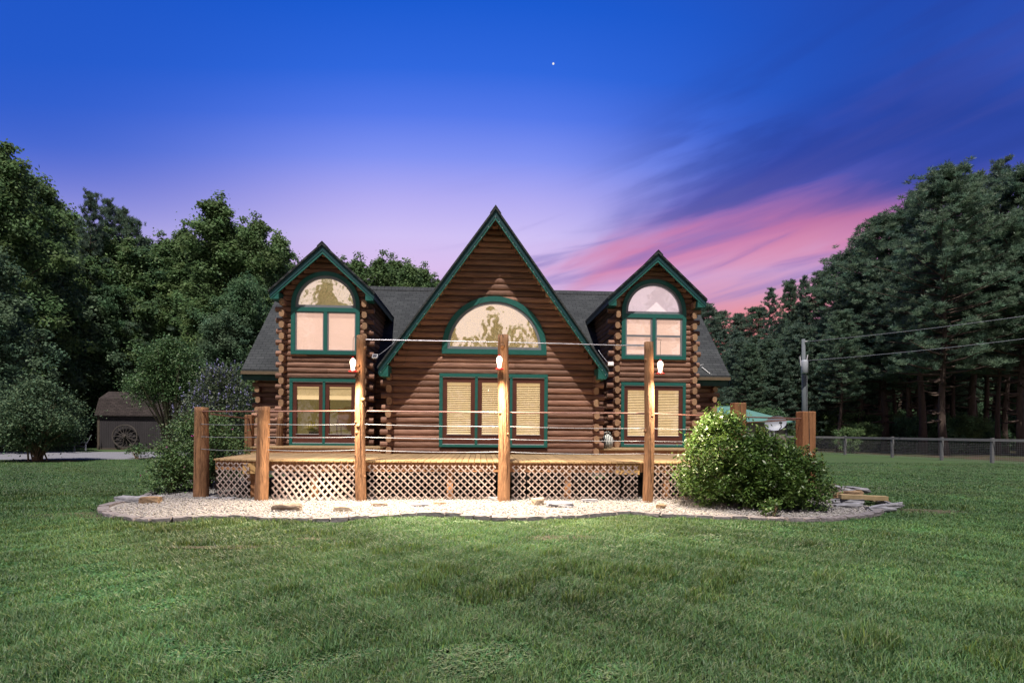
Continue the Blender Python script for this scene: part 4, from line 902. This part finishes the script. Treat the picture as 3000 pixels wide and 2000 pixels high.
# left: skyline trees, each named by what sets it apart
T(PB[0], 0, 42, 405, 'huge sweetgum at the left edge, tallest crown of the left woods')
T(PB[1], 118, 47, 500, 'leafy sweetgum second from the left edge, sloping skyline')
T(PP[1], 262, 52, 548, 'dark pine spire tallest above the left woods skyline', 'pine tree', w=.5)
T(PP[1], 312, 55, 572, 'dark pine spire just right of the tallest left pine', 'pine tree', w=.5)
T(PP[0], 352, 57, 598, 'third dark pine top stepping down the left skyline', 'pine tree', w=.5)
T(PP[2], 385, 56, 628, 'lowest of the dark pine tops on the left skyline', 'pine tree', w=.5)
T(PB[4], 480, 56, 665, 'small leafy crown low on the skyline left of the narrow crown')
T(PB[4], 537, 54, 632, 'narrow rounded crown standing free left of the twin tall crowns')
T(PB[1], 628, 50, 552, 'tallest round topped sweetgum between shed and log house')
T(PB[1], 748, 50, 612, 'tall sweetgum right of the tallest round crown near the house')
T(PB[4], 700, 53, 622, 'slim sweetgum wedged between the two tall crowns by the house')
T(PB[4], 812, 52, 655, 'sweetgum shouldering the left dormer')
T(PB[4], 852, 60, 738, 'tiny spire of leaves just left of the left dormer roof')
T(PB[0], 205, 54, 650, 'mid green sweetgum below the dark pine spires')
T(PB[6], 320, 57, 700, 'rounded mid green tree over the gambrel shed')
T(PB[2], 450, 56, 715, 'broad dark green tree filling the wood behind the crape myrtle')
T(PB[5], 610, 54, 790, 'bluish green tree behind the purple flowering shrub')
T(PB[2], 720, 46, 790, 'dark broad tree against the left end of the house roof')
T(PB[5], 60, 46, 740, 'leafy tree rising behind the large left shrub')
T(PB[3], -60, 36, 700, 'leafy tree cut by the left edge of the picture')
T(PP[2], 400, 53, 880, 'soft pine at the wood edge above the gambrel shed', 'pine tree')
T(PP[4], 540, 54, 850, 'young pine at the wood edge behind the crape myrtle', 'pine tree')
T(PB[3], 660, 44, 900, 'small tree low beside the house eave on the left')
T(PB[2], 190, 51, 900, 'low leafy tree left of the gambrel shed roof')
# behind the house
for i, (px, py) in enumerate([(905,745),(960,770),(1010,738),(1045,735),(1110,722),(1150,735),(1195,742),(1235,760),(1275,790),(1330,800)]):
    T(PB[1 if i % 2 else 4], px, 58+i % 3*2, py, 'leafy treetop showing over the roof between left dormer and big gable', 'tree', 'treetops behind the house roof')
for px, D, py, pr, lab in ((180,55,585,PB[5],'leafy tree closing the gap below the first dark pine spire'),(230,58,640,PB[1],'tree rising just under the dark pine spires'),(430,58,690,PB[6],'broad crown between the pines and the narrow free standing crown'),(510,57,705,PB[5],'rounded crown at the foot of the narrow free standing crown'),(580,56,700,PB[0],'leafy tree under the tallest round crown'),(690,56,720,PB[6],'dense tree between the twin tall crowns and the roof')): T(pr, px, D, py, lab)
for px, py, lab in ((295,655,'mid green tree in front of the dark pine spires'),(372,690,'leafy crown below the lowest dark pine top')): T(PB[0], px, 54, py, lab)
# fill of the left woods
for i in range(46):
    px = -160+(i*163) % 1010+random.uniform(-20,20); D = (54 if 120 < px < 660 else 48)+i % 5*6+random.uniform(-2,2); sky = np.interp(px, [-200,20,140,230,400,520,600,720,800,900], [400,450,560,640,700,720,720,760,790,820])
    T(random.choice((PB[0],PB[2],PB[3],PB[1],PB[5],PB[6],PP[0])), px, D, sky+random.uniform(40,170), 'tree in the thick of the left wood', 'tree', 'trees filling the left wood')
for i in range(40):
    px = -180+i*26+random.uniform(-10,10); D = 41+random.uniform(-1.5,5) if px < 620 else 42+random.uniform(0,6)
    if 150 < px < 660: D = max(D, 54)
    T(random.choice(SB), px, D, 1110+random.uniform(-60,80), 'leafy shrub in the shade at the foot of the left wood', 'shrub', 'shrubs under the left wood')
# right: skyline pines
RS = [(2066,90,882,PP[4],'small far pine top just right of the right dormer'),(2105,92,905,PP[2],'far pine at the low dip of the skyline'),(2160,88,912,PP[4],'far dense pine in the dip right of the right dormer'),(2215,84,892,PP[2],'far pine leading up the right skyline'),
 (2256,66,836,PP[1],'thin pine spire standing alone in the pink sky'),(2312,62,812,PP[0],'open topped pine right of the thin spire'),(2352,60,800,PP[1],'bare tipped pine on the rising right skyline'),(2405,60,785,PP[0],'pine stepping up the right skyline, mid slope'),
 (2465,56,735,PP[2],'pine below the rounded double pine crown'),(2520,54,690,PP[0],'left crown of the rounded double pine top'),(2590,50,620,PP[3],'broad rounded pine top in the middle of the right wood'),(2665,48,590,PP[0],'pine filling in right of the broad rounded top'),
 (2700,45,535,PP[1],'pine leaning out over the pink sky'),(2765,40,478,PP[3],'large spreading pine with dark limbs behind the wire fence'),(2850,46,500,PP[0],'pine right of the large spreading pine'),(2925,42,450,PP[1],'tallest pine tuft near the right edge'),(2995,40,480,PP[3],'dense pine cut by the right edge of the picture'),
 (3090,38,460,PP[0],'pine just outside the right edge with branches reaching in')]
for px, D, py, pr, lab in RS: T(pr, px, D, py, lab, 'pine tree', w=.55 if 'spire' in lab or 'tuft' in lab or 'bare tipped' in lab else 1.0)
for i in range(64):
    px = 2050+(i*149) % 1130+random.uniform(-15,15); D = (49 if px > 2420 else 58)+i % 6*6+random.uniform(-2,2); sky = np.interp(px, [2000,2160,2250,2400,2520,2650,2800,3000,3200], [900,930,900,830,780,680,600,570,560])
    T(PP[i % 3], px, D, sky+random.uniform(25,140), 'pine trunk and crown in the thick of the right wood', 'pine tree', 'pines filling the right wood')
for i in range(12):
    px = 2100+i*30+random.uniform(-12,12); D = 58+random.uniform(-3,3); sky = np.interp(px, [2050,2250,2400,2600,3100],[1000,960,920,860,800])
    T(PP[2 if i % 2 else 4], px, D, sky+random.uniform(0,80), 'bushy lower pine at the edge of the right wood', 'pine tree', 'bushy pines on the edge of the right wood')
for i in range(70):
    px = 2040+i*16.5+random.uniform(-10,10); D = random.uniform(54,64) if px < 2440 else random.uniform(44,64)
    T(random.choice(SB[:2]), px, D, 1232+random.uniform(-50,25), 'leafy undergrowth shrub among the pine trunks on the right', 'shrub', 'undergrowth shrubs among the right pines')
for i in range(26):
    px = 2060+i*44; T(SB[2], px, 74+random.uniform(0,10), 1120+random.uniform(-40,40), 'leafy understory tree deep in the right wood', 'tree', 'understory trees deep in the right wood')
# trees behind the photographer, seen mirrored in the arched panes
for i, (x, y, h) in enumerate([(-9,-16,15),(-3.3,-20,13.2),(-.9,-21,11.0),(1.1,-20,13.6),(3.4,-19,11.6),(5.6,-21,14.2),(9,-18,16),(14,-22,17),(-15,-18,17),(-6.5,-22,15),(11.5,-25,19),(-12,-23,19),(7.6,-22,13),(-20,-20,17),(18,-19,17)]):
    plant(PB[4] if abs(x-1) < 6 else PB[(1,5)[i % 2]], x, y, h, 'leafy tree mirrored in the arched windows', 'tree', 'trees mirrored in the arched windows')
for pr in PB+PP+SB:
    if pr.name not in used:
        for c in list(pr.children): bpy.data.objects.remove(c)
        bpy.data.objects.remove(pr)

# ---- garden shrubs
def shrub(name, loc, rx, ry, h, nst, ncl, per, size, M, label, zlow=.25, clr=.3, aspect=.45, flowers=None, vase=.5, stem=mat('shrub_stem', (0.16,0.11,0.07), .9, .2), stemr=.02, droop=0.0, seed=1, squash=.8, lobes=None, shoots=0):
    random.seed(seed); o = empty(name, loc, label=label, cat='shrub'); q = MB(); C = []
    for i in range(ncl):
        t = random.random(); z = h*(zlow+(1-zlow)*t); prof = math.sin(PI*min(1,.18+.80*t))**vase; an = random.uniform(0,2*PI); r = prof*random.random()**.45*(1+.15*math.sin(an*3+z*2)+.1*math.sin(an*7-z)); C.append((rx*r*math.cos(an), ry*r*math.sin(an), z*(1-.10*r*r)+random.uniform(-.1,.12)*h*.5))
    if lobes:
        C = []
        for i in range(ncl):
            lx, ly, lrx, lry, lh, w_ = random.choices(lobes, [l_[5] for l_ in lobes])[0]; t = random.random(); an = random.uniform(0,2*PI); r = math.sin(PI*min(1,.22+.76*t))**vase*random.random()**.4; C.append((lx+lrx*r*math.cos(an), ly+lry*r*math.sin(an), lh*(zlow+(1-zlow)*t)*(1-.12*r*r)+random.uniform(-.06,.10)))
    for i in range(nst):
        c = Vector(random.choice(C)); b = Vector((random.gauss(0,.06*rx), random.gauss(0,.06*ry), 0)); q.tube([b, b.lerp(c,.4)+Vector((0,0,.08*h)), c], [stemr, stemr*.7, stemr*.25], 6, cap=False)
    NS = len(C); SH = []
    for i in range(shoots):
        c = Vector(random.choice([p for p in C if p[2] > h*.35])); d_ = Vector((random.gauss(0,.35),random.gauss(0,.35),random.uniform(.5,1))).normalized()*random.uniform(.22,.42); q.tube([c, c+d_], [stemr*.4, stemr*.15], 4, cap=False)
        for k in range(10): SH.append(tuple(c+d_*(k/9)))
    q.build('stems', stem, o, smooth=True)
    C = np.array(C); Rd = np.array([random.uniform(.6,1.3)*clr for _ in C]); P, K = clumps(C, Rd, per, squash); P = P[P[:,2] > .03]
    if SH: P = np.concatenate([P, np.repeat(np.array(SH),3,0)+rng.normal(size=(len(SH)*3,3))*.022])
    V, Fc = leafcloud(P, size, aspect, out=None, upbias=.5, droop=droop); n = len(P); t = rng.uniform(.65,1.4,n); y_ = rng.uniform(0,.35,n); npmesh('foliage', V, Fc, M, o, attr=np.repeat(np.stack([t*(1+y_),t,t*(1-y_*.5)],1),4,0))
    if flowers:
        fm, cnt, fs, el_, zmin = flowers; F_ = []
        for i in range(cnt):
            c = C[random.randrange(len(C))]
            if c[2] < h*zmin: continue
            n3 = np.array(c)+rng.normal(size=3)*clr*.6; k = 9 if el_ > 1 else 5
            for j in range(k): F_.append(n3+np.array([rng.normal()*fs*.5, rng.normal()*fs*.5, (j*fs*.8 if el_ > 1 else rng.normal()*fs*.5)]))
        F_ = np.array(F_); V, Fc = leafcloud(F_, fs, .8); npmesh('flowers', V, Fc, fm, o, attr=np.repeat(rng.uniform(.8,1.2,(len(F_),1))*np.ones((1,3)),4,0))
    return o
BL = mat('bright_shrub_leaf', (0.052,0.110,0.026), .42, .2, (1,1,1), 1.5, attr='tint', spec=.3, trans=.3)
SL = mat('sage_shrub_leaf', (0.070,0.130,0.078), .6, .2, (1,1,1), 1, attr='tint', spec=.12, trans=.2)
CM = mat('crape_myrtle_leaf', (0.065,0.135,0.058), .5, .2, (1,1,1), 1, attr='tint', spec=.2, trans=.2)
RL = mat('rose_bush_leaf', (0.065,0.13,0.048), .5, .2, (1,1,1), 1, attr='tint', spec=.25, trans=.2)
PF = mat('purple_blossom', (0.20,0.19,0.36), .7, .1, attr='tint'); KF = mat('pink_blossom', (0.42,0.06,0.28), .7, .1, attr='tint')
vb = shrub('viburnum_bush', (6.0,11.75,.03), 1, 1, 2.0, 46, 1000, 40, .042, BL, 'large bright green leafy bush in front of the right deck corner', zlow=.06, clr=.17, aspect=.40, droop=.15, seed=3, shoots=60, lobes=[(-.80,.1,.90,.95,1.92,.38),(.05,0,.95,1.1,1.45,.35),(.62,-.1,.80,1.0,1.12,.25)])
shrub('viburnum_bush', (5.55,10.35,.03), .22, .2, .32, 5, 14, 22, .04, BL, 'small leafy sprig at the gravel edge under the large bright bush', zlow=.3, clr=.09, seed=4)
shrub('round_bush', (-21.1,28.0,0), 2.0, 1.8, 3.65, 34, 430, 70, .06, SL, 'large rounded grey green bush on the lawn at the far left', zlow=.22, clr=.42, vase=.75, stemr=.04, seed=5)
shrub('crape_myrtle', (-16.5,31.0,0), 2.0, 1.8, 6.0, 40, 460, 70, .062, CM, 'tall vase shaped crape myrtle in front of the gambrel shed', zlow=.56, clr=.42, vase=.5, stem=mat('pale_myrtle_bark', (0.17,0.15,0.10), .7, .2), stemr=.06, seed=6)
shrub('chaste_tree', (-12.4,27.5,0), 1.9, 1.6, 4.35, 26, 380, 62, .055, mat('grey_green_leaf', (0.065,0.10,0.060), .5, .2, (1,1,1), 1, attr='tint', trans=.2), 'grey green shrub with purple flower spikes beside the house wall', zlow=.12, clr=.38, vase=.6, flowers=(PF,900,.030,2,.5), seed=7)
shrub('rose_bush', (-7.42,15.6,.03), .95, 1.4, 1.9, 30, 420, 46, .036, RL, 'dark green bush with pink blossoms beside the left deck corner', zlow=.12, clr=.24, vase=.5, flowers=(KF,46,.022,1,.4), seed=8)
shrub('rose_bush', (-7.65,14.3,.03), .55, .6, .9, 16, 120, 44, .034, RL, 'low leafy shrub at the foot of the pink blossomed bush', zlow=.1, clr=.2, vase=.5, flowers=(KF,8,.02,1,.4), seed=9)
shrub('myrtle_sprout', (-17.8,30.2,0), .7, .4, .7, 9, 30, 24, .05, CM, 'low sprouting sucker left of the crape myrtle trunks', zlow=.3, clr=.16, seed=10)

# ================================================================ OUTBUILDINGS AND YARD THINGS
def shed(loc, rz, L_, Dp, hw, hr, label, wm, rm, trim):
    o = empty('gambrel_shed', loc, rz, label=label, cat='shed')
    q = MB(); x = 0
    q.box(0,L_,0,Dp,0,hw); q.build('wall', wm, o)
    q = MB(); x = .1
    while x < L_: q.box(x, x+.02, -.012, -.001, .12, hw-.03); x += .15
    q.build('batten', wm, o)
    q = MB(); q.box(-.02,.13,-.02,.0,.0,hw); q.box(-.03,-.002,-.02,.12,0,hw); q.box(0,L_,-.03,-.0,0,.12); q.box(-.15,L_+.1,-.14,-.0,hw-.08,hw+.0); q.box(L_-.12,L_+.02,-.018,0,0,hw); q.build('trim', trim, o)
    a, b = hw, hr; m_ = Dp/2
    prof = [(-.16,a-.02),(.42,a+(b-a)*.68),(m_,b),(Dp-.42,a+(b-a)*.68),(Dp+.16,a-.02)]
    q = MB(); q.prism_x([p for p in prof]+[(p[0],p[1]-.07) for p in prof[::-1]], -.15, L_+.15); q.build('roof', rm, o)
    q = MB(); q.prism_x([(0,a),(.45,a+(b-a)*.64),(m_,b-.1),(Dp-.45,a+(b-a)*.64),(Dp,a)], .0, .05); q.prism_x([(0,a),(.45,a+(b-a)*.64),(m_,b-.1),(Dp-.45,a+(b-a)*.64),(Dp,a)], L_-.05, L_); q.build('gable_end', wm, o)
    return o
SW = mat('grey_brown_siding', (0.038,0.034,0.038), .9, .15, (1,1,.3), 2); SWB = mat('brown_siding', (0.036,0.025,0.02), .9, .15, (1,1,.3), 2); STR = mat('weathered_trim', (0.08,0.066,0.052), .8, .15)
shed((-27.9,42.6,0), .10, 6.2, 3.4, 2.55, 4.35, 'old grey gambrel roofed shed with a wagon wheel on its side', SW, SHEDR, STR)
shed((-20.6,45.5,0), .25, 5.0, 3.2, 2.35, 3.95, 'smaller brown shed behind the crape myrtle', SWB, SHEDR, STR)
ww = empty('wagon_wheel', (-26.0,42.62,1.0), .10, label='old dark spoked wagon wheel leaning on the grey shed', cat='wagon wheel')
q = MB(); n = 40; R_ = .86
for r0, r1 in ((R_-.07,R_),): arch_ring(q, 0, 0, r0, r1, -.04, .03, 20); qq = [(x,-z) for x,z in arc_pts(0,0,1,2)]
for k in range(20):
    a0, a1 = PI+PI*k/20, PI+PI*(k+1)/20; q.prism_y([((R_-.07)*math.cos(a0),(R_-.07)*math.sin(a0)),(R_*math.cos(a0),R_*math.sin(a0)),(R_*math.cos(a1),R_*math.sin(a1)),((R_-.07)*math.cos(a1),(R_-.07)*math.sin(a1))], -.04, .03)
q.build('rim', mat('old_wheel_wood', (0.075,0.065,0.06), .9, .3), ww)
q = MB()
for k in range(14): an = 2*PI*k/14; q.tube([(0.08*math.cos(an),0,.08*math.sin(an)),((R_-.06)*math.cos(an),0,(R_-.06)*math.sin(an))], .022, 6)
q.build('spokes', mat('old_wheel_wood', (0.07,0.06,0.055)), ww); q = MB(); q.tube([(0,-.14,0),(0,.05,0)], [.09,.12], 12); q.build('hub', mat('old_wheel_wood', (0.07,0.06,0.055)), ww)
# adirondack chair
ac = empty('garden_chair', (-27.6,40.4,0), math.radians(-55), label='grey slatted garden chair on the gravel beside the grey shed', cat='chair'); CG = mat('grey_chair_wood', (0.17,0.18,0.22), .8, .1)
q = MB()
for i in range(5): q.add([(-.3,-.35+i*.12,.40-i*.03),(.3,-.35+i*.12,.40-i*.03),(.3,-.25+i*.12,.37-i*.03),(-.3,-.25+i*.12,.37-i*.03),(-.3,-.35+i*.12,.42-i*.03),(.3,-.35+i*.12,.42-i*.03),(.3,-.25+i*.12,.39-i*.03),(-.3,-.25+i*.12,.39-i*.03)], [(0,3,2,1),(4,5,6,7),(0,1,5,4),(1,2,6,5),(2,3,7,6),(3,0,4,7)])
q.build('seat', CG, ac)
q = MB()
for i in range(6): x = -.3+i*.105; h_ = .75+.12*math.sin(PI*(i+.5)/6); q.prism_x([(.22,.25),(.26,.25),(.26+h_*.42,.25+h_),(.22+h_*.42,.25+h_)], x, x+.085)
q.build('backrest', CG, ac)
for s_ in (-1,1):
    q = MB(); q.box(min(s_*.32,s_*.40),max(s_*.32,s_*.40),-.4,.35,.56,.585); q.build('armrest', CG, ac); q = MB(); q.box(min(s_*.32,s_*.36),max(s_*.32,s_*.36),-.36,-.28,0,.56); q.build('leg', CG, ac)
    q = MB(); q.box(min(s_*.32,s_*.36),max(s_*.32,s_*.36),.25,.33,0,.56); q.build('leg', CG, ac)
# green roofed outbuilding
ob = empty('outbuilding', (17.2,42,0), label='low beige outbuilding with pale green metal roof behind the fence', cat='outbuilding')
GR = mat('pale_green_metal_roof', (0.09,0.20,0.165), .45, .08, (3,.2,.2), 1, spec=.5); BW = mat('beige_siding', (0.17,0.145,0.125), .85, .08)
q = MB(); q.box(-4,6.3,0,6,0,2.45); q.build('wall', BW, ob)
q = MB(); q.add([(-4.3,-.4,2.45),(6.8,-.4,2.45),(6.8,6.4,2.45),(-4.3,6.4,2.45),(-4.3,3,3.75),(3.6,3,3.75),(-4.3,-.4,2.38),(6.8,-.4,2.38),(6.8,6.4,2.38),(-4.3,6.4,2.38)], [(0,1,5,4),(1,2,5),(2,3,4,5),(0,4,3),(6,9,8,7),(0,6,7,1),(1,7,8,2),(2,8,9,3),(3,9,6,0)])
q.build('roof', GR, ob); q = MB(); q.box(-4.3,3.7,2.9,3.1,3.74,3.79); q.build('ridge_cap', GR, ob)
for x in (2.6,4.6):
    q = MB(); q.box(x,x+.75,-.06,0,1.0,2.0); w_ = q.build('window', WHITE, ob); q = MB(); q.box(x+.07,x+.34,-.07,-.061,1.07,1.93); q.box(x+.41,x+.68,-.07,-.061,1.07,1.93); q.build('pane', mat('dark_pane', (0.02,0.02,0.03), .1, .05, spec=.8), w_)
q = MB(); q.box(1.0,1.9,-.05,0,.1,2.1); q.build('door', mat('brown_door', (0.07,0.05,0.04)), ob)
q = MB(); q.box(6.2,6.36,-.05,.1,0,2.45); q.build('corner_board', mat('dark_board', (0.06,0.06,0.07)), ob)
# satellite dish
sd = empty('satellite_dish', (9.12,17.0,0), label='pale grey oval satellite dish on a pole behind the right bush', cat='satellite dish')
q = MB(); n = 28; rings = 5; vs = []
for side in (0,1):
    for i in range(rings+1):
        r = i/rings
        for k in range(n): an = 2*PI*k/n; vs.append((.33*r*math.cos(an), -.02-.10*(1-r*r)*-1*1.0-.015*side, .23*r*math.sin(an)))
fs = []
for side in (0,1):
    b0 = side*(rings+1)*n
    for i in range(rings):
        for k in range(n): fs.append((b0+i*n+k, b0+i*n+(k+1)%n, b0+(i+1)*n+(k+1)%n, b0+(i+1)*n+k))
q.add(vs, fs); dd = q.build('dish', mat('pale_dish_paint', (0.26,0.28,0.33), .5, .06), sd, smooth=True); dd.location = (0,-.08,1.92); dd.rotation_euler = (math.radians(-14),math.radians(-16),math.radians(-8))
q = MB(); q.tube([(.05,0,0),(.05,0,1.7),(.03,-.02,1.85)], .03, 8); q.build('mast', GREYF, sd); q = MB(); q.tube([(.10,-.05,1.68),(.06,-.32,1.80),(-.02,-.42,1.93)], .014, 6); q.box(-.05,.01,-.46,-.38,1.9,1.96); q.build('feed_arm', BLACKM, sd)
# utility pole
up = empty('utility_pole', (23.7,40.0,0), label='grey utility pole with a transformer can by the right wood', cat='utility pole')
q = MB(); q.tube([(.05,0,0),(.02,0,4),(-.07,0,8.5)], [.19,.16,.12], 12); q.build('pole', mat('grey_pole_wood', (0.11,0.125,0.14), .9, .25, (3,3,.3), 3), up, smooth=True)
q = MB(); q.lathe((-.18,-.36,5.95), [(.20,0),(.24,.05),(.24,.85),(.20,.95),(.08,.98)], 14); tr_ = q.build('transformer', mat('grey_transformer', (0.30,0.32,0.36), .5, .05), up, smooth=True)
q = MB(); q.tube([(-.42,-.3,6.5),(-.5,-.3,7.2)], .04, 6); q.tube([(.02,-.3,6.9),(.08,-.3,7.3)], .04, 6); q.box(-.22,.1,-.2,.0,6.85,6.93); q.build('bushing', WHITE, tr_)
q = MB(); q.tube([(-.05,-.15,8.3),(.12,-.15,8.3)], .05, 6); q.build('insulator', WHITE, up)
q = MB(); q.tube([(.12,-.16,5.8),(.14,-.17,3.5),(.16,-.2,0)], .03, 6); q.build('ground_conduit', GREYF, up)
def wire(a, b, sag, label):
    q = MB(); a, b = Vector(a), Vector(b); q.tube([a.lerp(b, i/20)-Vector((0,0,sag*4*(i/20)*(1-i/20))) for i in range(21)], .014, 5); tag(q.build('power_line', mat('grey_wire', (0.2,0.21,0.24), .6, .05)), label, 'power line')
wire((23.8,39.85,8.3),(31.5,26.0,8.2),.15,'upper power line from the pole top towards the right edge')
wire((23.75,39.8,6.9),(31.5,26.0,7.0),.15,'lower power line from the transformer towards the right edge')
# wire fence
fe = empty('wire_fence', (27,41,0), label='grey post and rail fence with welded wire below the right wood', cat='fence'); FWM = mat('grey_fence_wood', (0.15,0.15,0.155), .9, .15, (2,2,2), 3)
FP = [(19.5,46.0),(23.0,44.6),(25.9,43.2),(27.4,40.8),(27.9,36.6),(28.4,33.1),(29.0,30.3),(30.0,27.6),(31.0,25.0)]
for i, (x, y) in enumerate(FP):
    q = MB(); q.box(-.07,.07,-.07,.07,0,1.42); p_ = q.build('fence_post', FWM, fe); p_.location = (x-27, y-41, 0)
q, wr = MB(), MB()
for (x0,y0),(x1,y1) in zip(FP, FP[1:]):
    d_ = Vector((x1-x0,y1-y0,0)); l = d_.length; d_ /= l; nn = Vector((-d_.y,d_.x,0)); 
    a, b = Vector((x0-27,y0-41,0))-nn*.09, Vector((x1-27,y1-41,0))-nn*.09
    vs = [];  nn2 = nn*.02
    for p_ in (a,b):
        for s1, z in ((-1,1.22),(1,1.22),(1,1.37),(-1,1.37)): vs.append(p_+nn2*s1+Vector((0,0,z)))
    q.add(vs, [(0,1,2,3),(4,7,6,5),(0,4,5,1),(1,5,6,2),(2,6,7,3),(3,7,4,0)])
    for z in [.04+.1*k for k in range(12)]: wr.tube([a+Vector((0,0,z)), b+Vector((0,0,z))], .003, 3, cap=False)
    k = 0
    while k < l: p_ = a+d_*k; wr.tube([p_+Vector((0,0,.04)), p_+Vector((0,0,1.2))], .003, 3, cap=False); k += .1
q.build('top_rail', FWM, fe); wr.build('wire_mesh', mat('fence_wire', (0.22,0.225,0.24), .5, .05, metal=.2), fe)
print('objects', len(bpy.data.objects), 'meshes', len(bpy.data.meshes))
